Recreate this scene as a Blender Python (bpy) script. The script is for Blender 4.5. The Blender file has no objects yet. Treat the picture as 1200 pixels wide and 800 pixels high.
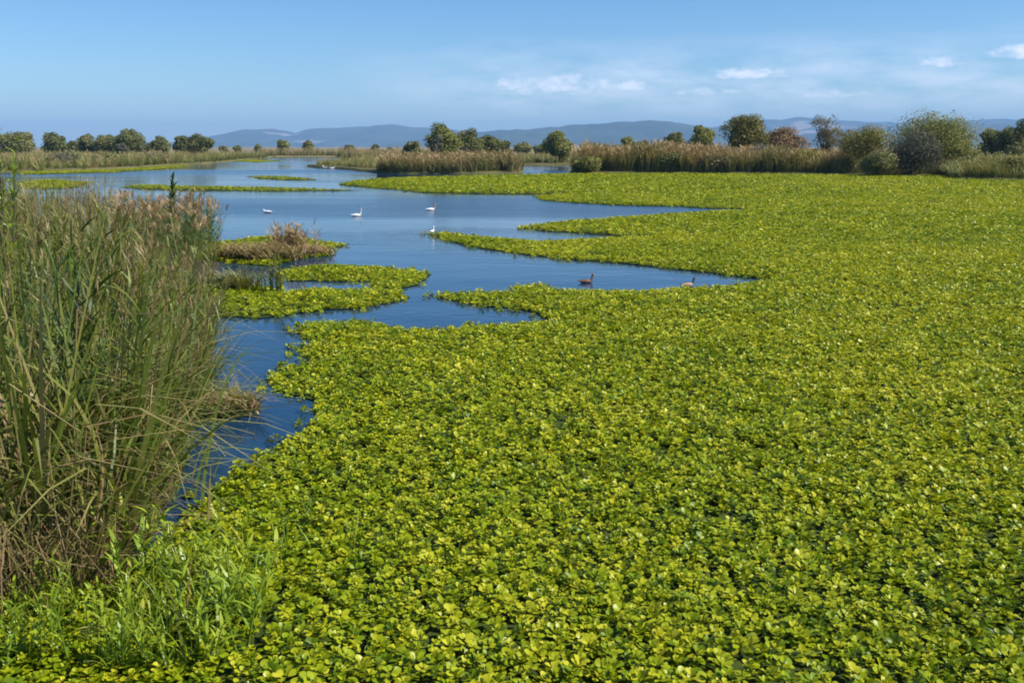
import bpy, math, random
import numpy as np
from mathutils import Vector

rad = math.radians
sc = bpy.context.scene
C = sc.collection

# ------------------------------------------------------------------ camera
CAM_H, PITCH, FPX = 3.2, rad(12.37), 1040.0
cam_d = bpy.data.cameras.new('camera')
cam_d.sensor_width = 36.0
cam_d.lens = 36.0 * FPX / 1200.0
cam_d.clip_start = 0.1
cam_d.clip_end = 60000
cam = bpy.data.objects.new('camera', cam_d)
C.objects.link(cam)
cam.location = (0, 0, CAM_H)
cam.rotation_euler = (rad(90) - PITCH, 0, 0)
sc.camera = cam

# ------------------------------------------------------------------ light, sky, exposure
SUN_AZ, SUN_EL = 104.0, 46.0          # azimuth to the right of the view direction
world = bpy.data.worlds.new('World')
sc.world = world
world.use_nodes = True
WT = world.node_tree
WT.nodes.clear()


def N(t, typ, **kw):
    n = t.nodes.new(typ)
    for k, v in kw.items():
        setattr(n, k, v)
    return n


def M(t, op, a, b=None, clamp=False):
    n = t.nodes.new('ShaderNodeMath')
    n.operation = op
    n.use_clamp = clamp
    for i, v in enumerate((a, b)):
        if v is None:
            continue
        if isinstance(v, (int, float)):
            n.inputs[i].default_value = v
        else:
            t.links.new(v, n.inputs[i])
    return n.outputs[0]


def mixc(t, fac, a, b, blend='MIX'):
    n = t.nodes.new('ShaderNodeMix')
    n.data_type = 'RGBA'
    n.blend_type = blend
    for s, v in ((0, fac), (6, a), (7, b)):
        if isinstance(v, (int, float)):
            n.inputs[s].default_value = v
        elif isinstance(v, tuple):
            n.inputs[s].default_value = (v[0], v[1], v[2], 1)
        else:
            t.links.new(v, n.inputs[s])
    return n.outputs[2]


def noise(t, vec, scale, detail=3, rough=0.5):
    n = t.nodes.new('ShaderNodeTexNoise')
    n.inputs['Scale'].default_value = scale
    n.inputs['Detail'].default_value = detail
    n.inputs['Roughness'].default_value = rough
    if vec is not None:
        t.links.new(vec, n.inputs['Vector'])
    return n.outputs['Fac']


def ramp(t, fac, stops):
    n = t.nodes.new('ShaderNodeValToRGB')
    e = n.color_ramp.elements
    while len(e) < len(stops):
        e.new(0.5)
    for el, (p, c) in zip(e, stops):
        el.position = p
        el.color = (c[0], c[1], c[2], 1) if isinstance(c, tuple) else (c, c, c, 1)
    t.links.new(fac, n.inputs[0])
    return n.outputs[0]


SKY_STRENGTH = 0.088
sky = N(WT, 'ShaderNodeTexSky', sky_type='NISHITA')
sky.sun_disc = False
sky.sun_elevation = rad(SUN_EL)
sky.sun_rotation = rad(SUN_AZ)
sky.altitude = 0
sky.air_density = 1.0
sky.dust_density = 0.2
sky.ozone_density = 2.5
tc = N(WT, 'ShaderNodeTexCoord')
sep = N(WT, 'ShaderNodeSeparateXYZ')
WT.links.new(tc.outputs['Generated'], sep.inputs[0])
el_deg = M(WT, 'MULTIPLY', M(WT, 'ARCSINE', sep.outputs[2]), 57.2958)
az_deg = M(WT, 'MULTIPLY', M(WT, 'ARCTAN2', sep.outputs[0], sep.outputs[1]), 57.2958)
cmb = N(WT, 'ShaderNodeCombineXYZ')
WT.links.new(az_deg, cmb.inputs[0])
WT.links.new(el_deg, cmb.inputs[1])
stretch = N(WT, 'ShaderNodeVectorMath', operation='MULTIPLY')
WT.links.new(cmb.outputs[0], stretch.inputs[0])
stretch.inputs[1].default_value = (0.35, 1.3, 1)
cn1 = noise(WT, stretch.outputs[0], 0.55, 6, 0.6)
stretch2 = N(WT, 'ShaderNodeVectorMath', operation='MULTIPLY')
WT.links.new(cmb.outputs[0], stretch2.inputs[0])
stretch2.inputs[1].default_value = (0.9, 1.6, 1)
cn2 = noise(WT, stretch2.outputs[0], 1.1, 6, 0.6)
# low band of thin cloud round the horizon, thicker where the large noise says so
band = M(WT, 'MULTIPLY',
         M(WT, 'SMOOTH_MIN', M(WT, 'MULTIPLY', M(WT, 'SUBTRACT', el_deg, 1.2), 0.6, True), 1.0, False),
         M(WT, 'SUBTRACT', 1.0, M(WT, 'MULTIPLY', M(WT, 'SUBTRACT', el_deg, 3.5), 0.30, True)), True)
azm = N(WT, 'ShaderNodeVectorMath', operation='MULTIPLY')
WT.links.new(cmb.outputs[0], azm.inputs[0])
azm.inputs[1].default_value = (0.03, 0.0, 0)
side = M(WT, 'MULTIPLY', M(WT, 'SUBTRACT', M(WT, 'SINE', M(WT, 'MULTIPLY', M(WT, 'ADD', az_deg, 12.0), 0.0524)), 0.02), 1.6, True)
veil = M(WT, 'MULTIPLY', M(WT, 'MULTIPLY', band, side), M(WT, 'MULTIPLY', M(WT, 'SUBTRACT', cn1, 0.36), 3.0, True))


def puff(az, el, wa, we):
    dx = M(WT, 'DIVIDE', M(WT, 'SUBTRACT', az_deg, az), wa * 1.7)
    dyr = M(WT, 'SUBTRACT', el_deg, el - .15)
    # flatter below than above
    dy = M(WT, 'DIVIDE', M(WT, 'MAXIMUM', dyr, M(WT, 'MULTIPLY', dyr, -1.7)), we * 1.45)
    d2 = M(WT, 'ADD', M(WT, 'MULTIPLY', dx, dx), M(WT, 'MULTIPLY', dy, dy))
    return M(WT, 'SUBTRACT', 1.0, d2)


puffs = None
for p in [(2.6, 3.75, 3.0, .62), (7.0, 3.7, 1.6, .4), (14.4, 4.35, 1.8, .36), (11.8, 3.35, 1.4, .22), (29.2, 5.1, 1.5, .42),
          (24.8, 4.7, .8, .28), (32.5, 5.4, 1.4, .42), (19.0, 3.1, 1.5, .25), (39.0, 4.9, 3.0, .7), (47.0, 4.1, 2.5, .5),
          (58.0, 5.6, 3.5, .8), (-43, 3.4, 2.2, .4), (-70, 4.2, 3.0, .6), (100, 5, 4, .8), (140, 4, 5, .8), (-120, 5, 4, .7), (-160, 4, 4, .6)]:
    q = puff(*p)
    puffs = q if puffs is None else M(WT, 'MAXIMUM', puffs, q)
puffm = M(WT, 'MULTIPLY', M(WT, 'SUBTRACT', M(WT, 'ADD', puffs, M(WT, 'MULTIPLY', M(WT, 'SUBTRACT', cn2, 0.5), 3.6)), 0.05), 0.75, True)
cloud = M(WT, 'MAXIMUM', M(WT, 'MULTIPLY', veil, 0.55), M(WT, 'MULTIPLY', puffm, 0.70))
hs = N(WT, 'ShaderNodeHueSaturation')
hs.inputs['Saturation'].default_value = 1.24
WT.links.new(sky.outputs[0], hs.inputs['Color'])
skycol = mixc(WT, 1.0, hs.outputs[0], (0.74, 0.90, 1.06), 'MULTIPLY')
skymix = mixc(WT, cloud, skycol, (10.6, 10.3, 11.4))
bg = N(WT, 'ShaderNodeBackground')
bg.inputs['Strength'].default_value = SKY_STRENGTH
WT.links.new(skymix, bg.inputs[0])
wo = N(WT, 'ShaderNodeOutputWorld')
WT.links.new(bg.outputs[0], wo.inputs[0])

sun_d = bpy.data.lights.new('sun', 'SUN')
sun_d.energy = 5.0
sun_d.angle = rad(0.53)
sun_d.color = (1.0, 0.94, 0.84)
sun = bpy.data.objects.new('sun', sun_d)
C.objects.link(sun)
sv = Vector((math.sin(rad(SUN_AZ)) * math.cos(rad(SUN_EL)), math.cos(rad(SUN_AZ)) * math.cos(rad(SUN_EL)), math.sin(rad(SUN_EL))))
sun.rotation_euler = (-sv).to_track_quat('-Z', 'Y').to_euler()
sun.location = (60, 20, 80)

sc.view_settings.view_transform = 'Standard'
sc.view_settings.look = 'None'
sc.view_settings.exposure = 0.62
sc.view_settings.gamma = 1.0
sc.view_settings.use_curve_mapping = False
sc.cycles.use_denoising = True
sc.cycles.max_bounces = 6
sc.cycles.diffuse_bounces = 2
sc.cycles.glossy_bounces = 2
sc.cycles.transmission_bounces = 2
sc.cycles.transparent_max_bounces = 4
sc.cycles.volume_bounces = 0
sc.cycles.filter_width = 1.9

# ------------------------------------------------------------------ helpers
sp_, cp_ = math.sin(PITCH), math.cos(PITCH)


def G(px, py, z=0.0):
    """where the sight line of a photograph point meets the level z"""
    a, b = (px - 600) / FPX, (py - 400) / FPX
    d = (a, cp_ - b * sp_, -sp_ - b * cp_)
    t = (z - CAM_H) / d[2]
    return (a * t, d[1] * t)


def Gp(pts, z=0.0):
    return np.array([G(x, y, z) for x, y in pts])


def ZD(py, d):
    return CAM_H - d * math.tan(PITCH + math.atan((py - 400) / FPX))


def XD(px, d, z=1.5):
    return (px - 600) / FPX * (d * cp_ + (CAM_H - z) * sp_)


def proj(p):
    """ground positions (n,3) -> photograph points"""
    dx, dy, dz = p[:, 0], p[:, 1], p[:, 2] - CAM_H
    dep = dy * cp_ - dz * sp_
    up = dy * sp_ + dz * cp_
    return 600 + FPX * dx / dep, 400 - FPX * up / dep


def tag(o, label=None, cat=None, group=None, kind=None):
    if label:
        o['label'] = label
    if cat:
        o['category'] = cat
    if group:
        o['group'] = group
    if kind:
        o['kind'] = kind
    return o


def link(name, mesh, parent=None, loc=None):
    o = bpy.data.objects.new(name, mesh)
    C.objects.link(o)
    if parent is not None:
        o.parent = parent
    if loc is not None:
        o.location = loc
    return o


def empty(name, loc=(0, 0, 0)):
    o = bpy.data.objects.new(name, None)
    o.empty_display_size = 0.2
    C.objects.link(o)
    o.location = loc
    return o


class MB:
    """collects faces with a tint value and a material slot"""

    def __init__(s):
        s.v, s.f, s.t, s.m = [], [], [], []

    def face(s, pts, tint=0.5, mat=0):
        k = len(s.v)
        s.v.extend(pts)
        s.f.append(tuple(range(k, k + len(pts))))
        s.t.append(tint)
        s.m.append(mat)

    def ribbon(s, pts, ws, side, tint, mat=0, tip=None):
        k = len(s.v)
        n = len(pts)
        for p, w in zip(pts, ws):
            s.v.append((p[0] - side[0] * w, p[1] - side[1] * w, p[2] - side[2] * w))
            s.v.append((p[0] + side[0] * w, p[1] + side[1] * w, p[2] + side[2] * w))
        for i in range(n - 1):
            a = k + 2 * i
            s.f.append((a, a + 1, a + 3, a + 2))
            s.t.append(tint if tip is None else tint + (tip - tint) * i / max(1, n - 2))
            s.m.append(mat)

    def tube(s, pts, rs, n=5, tint=0.5, mat=0, cap=True):
        k = len(s.v)
        m = len(pts)
        P = [Vector(p) for p in pts]
        for i in range(m):
            d = (P[min(i + 1, m - 1)] - P[max(i - 1, 0)])
            d = d.normalized() if d.length > 1e-9 else Vector((0, 0, 1))
            a = d.orthogonal().normalized() if i == 0 else (a - d * a.dot(d)).normalized()
            b = d.cross(a)
            for j in range(n):
                q = P[i] + (a * math.cos(2 * math.pi * j / n) + b * math.sin(2 * math.pi * j / n)) * rs[i]
                s.v.append(tuple(q))
        for i in range(m - 1):
            for j in range(n):
                s.f.append((k + i * n + j, k + i * n + (j + 1) % n, k + (i + 1) * n + (j + 1) % n, k + (i + 1) * n + j))
                s.t.append(tint)
                s.m.append(mat)
        if cap:
            s.f.append(tuple(k + (m - 1) * n + j for j in range(n)))
            s.t.append(tint)
            s.m.append(mat)
            s.f.append(tuple(k + j for j in range(n))[::-1])
            s.t.append(tint)
            s.m.append(mat)

    def mesh(s, name, mats, smooth=False):
        me = bpy.data.meshes.new(name)
        me.from_pydata(s.v, [], s.f)
        for m in (mats if isinstance(mats, (list, tuple)) else [mats]):
            me.materials.append(m)
        at = me.attributes.new('tint', 'FLOAT', 'FACE')
        at.data.foreach_set('value', np.array(s.t, dtype=np.float32))
        me.polygons.foreach_set('material_index', np.array(s.m, dtype=np.int32))
        if smooth:
            me.polygons.foreach_set('use_smooth', np.ones(len(s.f), dtype=bool))
        me.update()
        return me


def np_mesh(name, V, F, mat, tint=None, smooth=False):
    """V (n,3) and quads F (m,4) from numpy"""
    me = bpy.data.meshes.new(name)
    me.vertices.add(len(V))
    me.vertices.foreach_set('co', V.astype(np.float32).ravel())
    k = F.shape[1]
    me.loops.add(F.size)
    me.loops.foreach_set('vertex_index', F.astype(np.int32).ravel())
    me.polygons.add(len(F))
    me.polygons.foreach_set('loop_start', np.arange(0, F.size, k, dtype=np.int32))
    me.polygons.foreach_set('loop_total', np.full(len(F), k, dtype=np.int32))
    me.materials.append(mat)
    if smooth:
        me.polygons.foreach_set('use_smooth', np.ones(len(F), dtype=bool))
    me.update(calc_edges=True)
    if tint is not None:
        at = me.attributes.new('tint', 'FLOAT', 'FACE')
        at.data.foreach_set('value', tint.astype(np.float32))
    return me


def inside(poly, P):
    x, y = P[:, 0], P[:, 1]
    r = np.zeros(len(P), bool)
    j = len(poly) - 1
    for i in range(len(poly)):
        xi, yi = poly[i]
        xj, yj = poly[j]
        if abs(yj - yi) > 1e-12:
            c = ((yi > y) != (yj > y)) & (x < (xj - xi) * (y - yi) / (yj - yi) + xi)
            r ^= c
        j = i
    return r


def edge_dist(poly, P):
    d = np.full(len(P), 1e9)
    for i in range(len(poly)):
        a, b = poly[i - 1], poly[i]
        ab = b - a
        L = max(1e-9, float(ab @ ab))
        t = np.clip(((P - a) @ ab) / L, 0, 1)
        d = np.minimum(d, np.hypot(*(P - a - t[:, None] * ab).T))
    return d


def vnoise(P, s, seed):
    """cheap smooth value noise on (n,2)"""
    rg = np.random.RandomState(seed)
    tab = rg.rand(64, 64)
    q = P / s
    i = np.floor(q).astype(int)
    f = q - i
    f = f * f * (3 - 2 * f)
    a = tab[i[:, 0] % 64, i[:, 1] % 64]
    b = tab[(i[:, 0] + 1) % 64, i[:, 1] % 64]
    c = tab[i[:, 0] % 64, (i[:, 1] + 1) % 64]
    d = tab[(i[:, 0] + 1) % 64, (i[:, 1] + 1) % 64]
    return (a * (1 - f[:, 0]) + b * f[:, 0]) * (1 - f[:, 1]) + (c * (1 - f[:, 0]) + d * f[:, 0]) * f[:, 1]


def jgrid(x0, x1, y0, y1, s, seed):
    rg = np.random.RandomState(seed)
    X, Y = np.meshgrid(np.arange(x0, x1, s), np.arange(y0, y1, s))
    P = np.stack([X.ravel(), Y.ravel()], 1)
    return P + (rg.rand(len(P), 2) - .5) * s * 1.1


def wobble(poly, amp, step, seed):
    """subdivide an outline and make it uneven"""
    rg = np.random.RandomState(seed)
    out = []
    n = len(poly)
    for i in range(n):
        a, b = poly[i], poly[(i + 1) % n]
        L = np.hypot(*(b - a))
        k = max(1, min(60, int(L / step)))
        nrm = np.array([-(b - a)[1], (b - a)[0]]) / max(L, 1e-6)
        for j in range(k):
            p = a + (b - a) * j / k
            out.append(p + nrm * (rg.rand() - .5) * 2 * amp)
    return np.array(out)


# ------------------------------------------------------------------ materials
def new_mat(name):
    m = bpy.data.materials.new(name)
    m.use_nodes = True
    t = m.node_tree
    t.nodes.clear()
    out = N(t, 'ShaderNodeOutputMaterial')
    return m, t, out


def leaf_mat(name, stops, rough=0.45, trans=0.25, spec=0.5, kr=0.3, kn=0.3, nscale=0.35, tr_tint=(1.25, 1.15, 0.6), gain=1.0, kn2=0.0):
    m, t, out = new_mat(name)
    at = N(t, 'ShaderNodeAttribute', attribute_name='tint')
    oi = N(t, 'ShaderNodeObjectInfo')
    ge = N(t, 'ShaderNodeNewGeometry')
    nz = noise(t, ge.outputs['Position'], nscale, 3)
    f = M(t, 'ADD', at.outputs['Fac'], M(t, 'MULTIPLY', M(t, 'SUBTRACT', oi.outputs['Random'], 0.5), kr))
    if kn2:
        f = M(t, 'ADD', f, M(t, 'MULTIPLY', M(t, 'SUBTRACT', noise(t, ge.outputs['Position'], nscale * .16, 3), 0.5), kn2))
    f = M(t, 'ADD', f, M(t, 'MULTIPLY', M(t, 'SUBTRACT', nz, 0.5), kn * 2.2), True)
    stops = [(p, tuple(v * gain for v in c)) for p, c in stops]
    col = ramp(t, f, stops)
    b = N(t, 'ShaderNodeBsdfPrincipled')
    t.links.new(col, b.inputs['Base Color'])
    b.inputs['Roughness'].default_value = rough
    b.inputs['Specular IOR Level'].default_value = spec
    tr = N(t, 'ShaderNodeBsdfTranslucent')
    t.links.new(mixc(t, 1.0, col, tr_tint, 'MULTIPLY'), tr.inputs[0])
    mx = N(t, 'ShaderNodeMixShader')
    mx.inputs[0].default_value = trans
    t.links.new(b.outputs[0], mx.inputs[1])
    t.links.new(tr.outputs[0], mx.inputs[2])
    t.links.new(mx.outputs[0], out.inputs[0])
    return m


def flat_mat(name, c1, c2, scale=1.0, rough=0.9, bump=0.0, detail=5, spec=0.2):
    m, t, out = new_mat(name)
    ge = N(t, 'ShaderNodeNewGeometry')
    nz = noise(t, ge.outputs['Position'], scale, detail, 0.6)
    col = ramp(t, nz, [(0.3, c1), (0.7, c2)])
    b = N(t, 'ShaderNodeBsdfPrincipled')
    t.links.new(col, b.inputs['Base Color'])
    b.inputs['Roughness'].default_value = rough
    b.inputs['Specular IOR Level'].default_value = spec
    if bump:
        bp = N(t, 'ShaderNodeBump')
        bp.inputs['Strength'].default_value = bump
        t.links.new(noise(t, ge.outputs['Position'], scale * 6, 4), bp.inputs['Height'])
        t.links.new(bp.outputs[0], b.inputs['Normal'])
    t.links.new(b.outputs[0], out.inputs[0])
    return m


def water_mat():
    m, t, out = new_mat('lagoon_water')
    ge = N(t, 'ShaderNodeNewGeometry')
    pos = ge.outputs['Position']

    def sc3(v):
        n = N(t, 'ShaderNodeVectorMath', operation='MULTIPLY')
        t.links.new(pos, n.inputs[0])
        n.inputs[1].default_value = v
        return n.outputs[0]
    patch = noise(t, sc3((0.35, 1.0, 1)), 0.055, 3, 0.55)
    sy = N(t, 'ShaderNodeSeparateXYZ')
    t.links.new(pos, sy.inputs[0])
    ruffle = M(t, 'MULTIPLY', M(t, 'SUBTRACT', patch, 0.50), 4.0)
    # wind lanes across the lagoon
    for y0, wd, g in ((50.0, 12.0, 1.1), (112.0, 16.0, 0.8), (200.0, 40.0, 0.5)):
        q = M(t, 'DIVIDE', M(t, 'SUBTRACT', sy.outputs[1], y0), wd)
        ruffle = M(t, 'ADD', ruffle, M(t, 'MULTIPLY', M(t, 'MAXIMUM', M(t, 'SUBTRACT', 1.0, M(t, 'MULTIPLY', q, q)), 0.0), g))
    ruffle = M(t, 'ADD', ruffle, 0.0, True)
    w1 = noise(t, sc3((0.8, 1.3, 1)), 3.2, 3, 0.6)
    w2 = noise(t, sc3((0.6, 1.2, 1)), 0.8, 2, 0.5)
    h = M(t, 'ADD', M(t, 'MULTIPLY', w1, 0.35), M(t, 'MULTIPLY', w2, 0.65))
    amp = M(t, 'ADD', 0.012, M(t, 'MULTIPLY', ruffle, 0.075))
    bp = N(t, 'ShaderNodeBump')
    bp.inputs['Strength'].default_value = 1.0
    bp.inputs['Distance'].default_value = 1.0
    t.links.new(M(t, 'MULTIPLY', h, amp), bp.inputs['Height'])
    b = N(t, 'ShaderNodeBsdfPrincipled')
    b.inputs['Base Color'].default_value = (0.008, 0.034, 0.075, 1)
    b.inputs['IOR'].default_value = 1.333
    t.links.new(M(t, 'ADD', 0.05, M(t, 'MULTIPLY', ruffle, 0.16)), b.inputs['Roughness'])
    t.links.new(bp.outputs[0], b.inputs['Normal'])
    t.links.new(b.outputs[0], out.inputs[0])
    return m


MAT = {}
MAT['carpet'] = leaf_mat('floating_leaf', [(0.0, (0.050, 0.095, 0.006)), (0.35, (0.160, 0.235, 0.006)), (0.7, (0.305, 0.345, 0.008)), (1.0, (0.46, 0.45, 0.025))],
                         rough=0.36, trans=0.25, spec=0.2, kr=0.42, kn=0.34, nscale=0.28, kn2=0.55)
MAT['mat'] = flat_mat('mat_stems', (0.022, 0.036, 0.006), (0.055, 0.078, 0.010), 5.0, 0.9, 0.6)
MAT['farmat'] = flat_mat('mat_stems_far', (0.05, 0.075, 0.012), (0.09, 0.125, 0.018), 0.5, 0.9)
MAT['reed'] = leaf_mat('reed_leaf', [(0.0, (0.028, 0.058, 0.010)), (0.35, (0.098, 0.150, 0.018)), (0.6, (0.20, 0.220, 0.036)), (0.8, (0.28, 0.235, 0.085)), (1.0, (0.28, 0.18, 0.09))],
                        rough=0.5, trans=0.28, kr=0.42, kn=0.32, nscale=0.55)
MAT['dry'] = leaf_mat('dry_stems', [(0.0, (0.11, 0.105, 0.03)), (0.5, (0.27, 0.22, 0.09)), (0.8, (0.40, 0.295, 0.15)), (1.0, (0.46, 0.31, 0.19))], rough=0.7, trans=0.2, spec=0.2, kr=0.2, kn=0.1)
MAT['bankreed'] = leaf_mat('bank_reed', [(0.0, (0.05, 0.065, 0.015)), (0.35, (0.12, 0.13, 0.03)), (0.65, (0.205, 0.17, 0.06)), (1.0, (0.32, 0.225, 0.11))],
                           rough=0.7, trans=0.25, kr=0.3, kn=0.55, nscale=0.22, gain=1.2)
MAT['bankgrass'] = leaf_mat('bank_grass', [(0.0, (0.055, 0.075, 0.016)), (0.35, (0.14, 0.165, 0.032)), (0.65, (0.25, 0.25, 0.055)), (1.0, (0.34, 0.29, 0.11))],
                            rough=0.7, trans=0.2, kr=0.3, kn=0.5, nscale=0.2)
MAT['sprig'] = leaf_mat('sprig_leaf', [(0.0, (0.06, 0.12, 0.012)), (0.5, (0.20, 0.30, 0.018)), (0.85, (0.37, 0.43, 0.03)), (1.0, (0.44, 0.36, 0.12))],
                        rough=0.4, trans=0.3, kr=0.3, kn=0.15)
MAT['bark'] = flat_mat('bark', (0.05, 0.04, 0.03), (0.11, 0.09, 0.07), 6.0, 0.95)
MAT['soil'] = flat_mat('marsh_soil', (0.03, 0.026, 0.016), (0.07, 0.06, 0.03), 2.0, 0.95, 0.4)
MAT['meadow'] = flat_mat('dry_meadow', (0.06, 0.065, 0.018), (0.14, 0.12, 0.045), 0.1, 0.95)
MAT['plain'] = flat_mat('far_plain', (0.10, 0.11, 0.04), (0.28, 0.20, 0.11), 0.008, 0.95)
MAT['bed'] = flat_mat('lake_bed', (0.03, 0.03, 0.02), (0.05, 0.045, 0.03), 0.5, 0.95)
MAT['water'] = water_mat()

# ------------------------------------------------------------------ outlines on the water level (photograph points laid on the ground)
CARPET_PX = [(-330, 1250), (-330, 690), (20, 690), (110, 678), (175, 655), (203, 622), (238, 588), (290, 553), (345, 512), (368, 490), (375, 470), (335, 461), (308, 446),
             (329, 437), (368, 422), (350, 413), (353, 407), (380, 402), (356, 396), (347, 389), (356, 381), (392, 380), (425, 378), (455, 383), (476, 387),
             (515, 388), (550, 383), (617, 382), (655, 378), (627, 366), (600, 361), (560, 359), (507, 348), (513, 347), (550, 344), (603, 342.5),
             (607, 338), (633, 335.5), (650, 341), (700, 343), (760, 343), (800, 340), (850, 338), (870, 334), (908, 328), (857, 323), (813, 318),
             (780, 314), (720, 308), (673, 305), (627, 300), (567, 292), (527, 283), (500, 274), (533, 276), (567, 279.5), (633, 284), (683, 281.5),
             (745, 279), (713, 275.5), (677, 273), (640, 271), (607, 267), (653, 262), (700, 258), (750, 255), (833, 249), (915, 246), (833, 244.5),
             (800, 242.5), (733, 241), (683, 238.5), (637, 235), (628, 231), (650, 229), (700, 228.4), (785, 228.2), (700, 227.2), (640, 227.6), (550, 227),
             (500, 226), (443, 220.5), (397, 216.5), (417, 212.5), (467, 209.5), (533, 207.6), (607, 205.8), (670, 204.6), (800, 204.4), (1000, 206), (1130, 207.5), (1330, 209), (1500, 209), (1750, 700), (1750, 1250)]
ISLA_PX = [(200, 372), (260, 372), (302, 373), (335, 370), (380, 363), (416, 362), (470, 353), (483, 348), (464, 343), (428, 340.5), (395, 342), (377, 339), (335, 343), (300, 336), (200, 336)]
ISLB_PX = [(330, 318), (380, 312), (422, 313), (470, 317), (505, 321.5), (488, 334), (464, 339), (437, 335), (431, 330), (380, 330), (338, 329)]
ISLC_PX = [(235, 286), (262, 284), (300, 279), (345, 278), (375, 284), (405, 287.5), (378, 293), (392, 299), (350, 303), (318, 312), (285, 310), (250, 305), (235, 300)]
STRIP1_PX = [(140, 219.5), (165, 217.5), (230, 219), (330, 221), (425, 223.5), (330, 224.5), (230, 223.5), (165, 222)]
STRIP2_PX = [(25, 213), (60, 211), (105, 214), (90, 220), (50, 222), (20, 220)]
LEFTEDGE_PX = [(25, 202), (130, 199.6), (215, 193.6), (222, 195), (185, 198.6), (135, 202.2), (60, 204.2), (25, 205)]
MID1_PX = [(290, 207), (340, 208), (372, 211), (335, 211), (300, 209)]
SPIT_PX = [(262, 188.6), (300, 187.8), (332, 188.6), (300, 190.5)]


def land(name, poly, h, mat, slope=1.0, amp=0.25, seed=1, step=1.5):
    """a low bank: top sheet at h and a sloping skirt down under the water"""
    import bmesh
    poly = wobble(poly, amp, step, seed)
    bm = bmesh.new()
    n = len(poly)
    c = poly.mean(0)
    area = 0.5 * np.sum(poly[:, 0] * np.roll(poly[:, 1], -1) - np.roll(poly[:, 0], -1) * poly[:, 1])
    if area < 0:
        poly = poly[::-1]
    top = [bm.verts.new((p[0], p[1], h)) for p in poly]
    nx = np.roll(poly, -1, 0) - np.roll(poly, 1, 0)
    nn = np.stack([nx[:, 1], -nx[:, 0]], 1)
    nn /= np.maximum(1e-6, np.hypot(nn[:, 0], nn[:, 1]))[:, None]
    low = [bm.verts.new((p[0] + q[0] * slope, p[1] + q[1] * slope, -0.45)) for p, q in zip(poly, nn)]
    bm.faces.new(top)
    for i in range(n):
        j = (i + 1) % n
        bm.faces.new((top[j], top[i], low[i], low[j]))
    bmesh.ops.triangulate(bm, faces=[f for f in bm.faces if len(f.verts) > 4])
    me = bpy.data.meshes.new(name)
    bm.to_mesh(me)
    bm.free()
    me.materials.append(mat)
    o = link(name, me)
    o['kind'] = 'structure'
    return o


# ------------------------------------------------------------------ setting: lake bed, water, banks, plain, hills
def quad(name, x0, x1, y0, y1, z, mat):
    me = bpy.data.meshes.new(name)
    me.from_pydata([(x0, y0, z), (x1, y0, z), (x1, y1, z), (x0, y1, z)], [], [(0, 1, 2, 3)])
    me.materials.append(mat)
    o = link(name, me)
    o['kind'] = 'structure'
    return o


quad('ground', -14000, 14000, -200, 14500, -0.6, MAT['bed'])
quad('water', -400, 400, -60, 420, 0.0, MAT['water'])
land('far_plain', np.array([(-9000, 330), (-300, 310), (-120, 296), (-70, 292), (-20, 292), (0, 260), (40, 255), (120, 240), (400, 230), (9000, 260), (9000, 13500), (-9000, 13500)], float), 0.35, MAT['plain'], 3, 1.5, 4, 12)
LB = Gp([(-260, 206), (-60, 203), (60, 201.5), (130, 199.6), (215, 193.6), (262, 190.5), (292, 187)])
land('left_bank', np.vstack([LB, [(-80, 310), (-150, 335), (-400, 335), (-400, 140)]]), 0.35, MAT['meadow'], 1.2, .4, 2)
LBP = np.vstack([LB, [(-95, 290), (-150, 300), (-330, 300), (-330, 140)]])
CI = Gp([(443, 203), (470, 203.6), (540, 203.8), (606, 203.2)])
CIP = np.vstack([CI, [(1.5, 118), (-3, 150), (-8, 185), (-30, 200), (-34, 150), (-22, 125)]])
land('middle_islet', CIP, 0.3, MAT['meadow'], 0.8, .3, 3)
MB_ = Gp([(585, 193.2), (640, 193.2), (672, 193.0)])
MBP = np.vstack([MB_, [(24, 168), (40, 250), (-20, 260), (-6, 180)]])
land('middle_bank', MBP, 0.32, MAT['meadow'], 0.8, .3, 5)
RB = Gp([(671, 204), (760, 204), (880, 204.6), (990, 206), (1110, 207.5), (1125, 211.5), (1210, 213), (1400, 213)])
RBP = np.vstack([RB, [(150, 190), (60, 215), (22, 200), (11, 150)]])
land('right_bank', RBP, 0.3, MAT['meadow'], 0.8, .3, 6)
SPP = Gp([(418, 186.8), (430, 188.5), (450, 189.3), (470, 188.5), (480, 186)])
land('far_spit', np.vstack([SPP, [(-30, 300), (-55, 300)]]), 0.3, MAT['meadow'], 1, .4, 8)
NB = Gp([(-330, 700), (40, 702), (120, 690), (165, 640), (205, 570), (212, 500), (235, 450), (250, 392), (250, 340), (258, 296), (235, 280), (60, 270), (-330, 268)])
land('near_bank', NB, 0.012, MAT['soil'], 0.2, .08, 9, 0.6)


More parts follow.
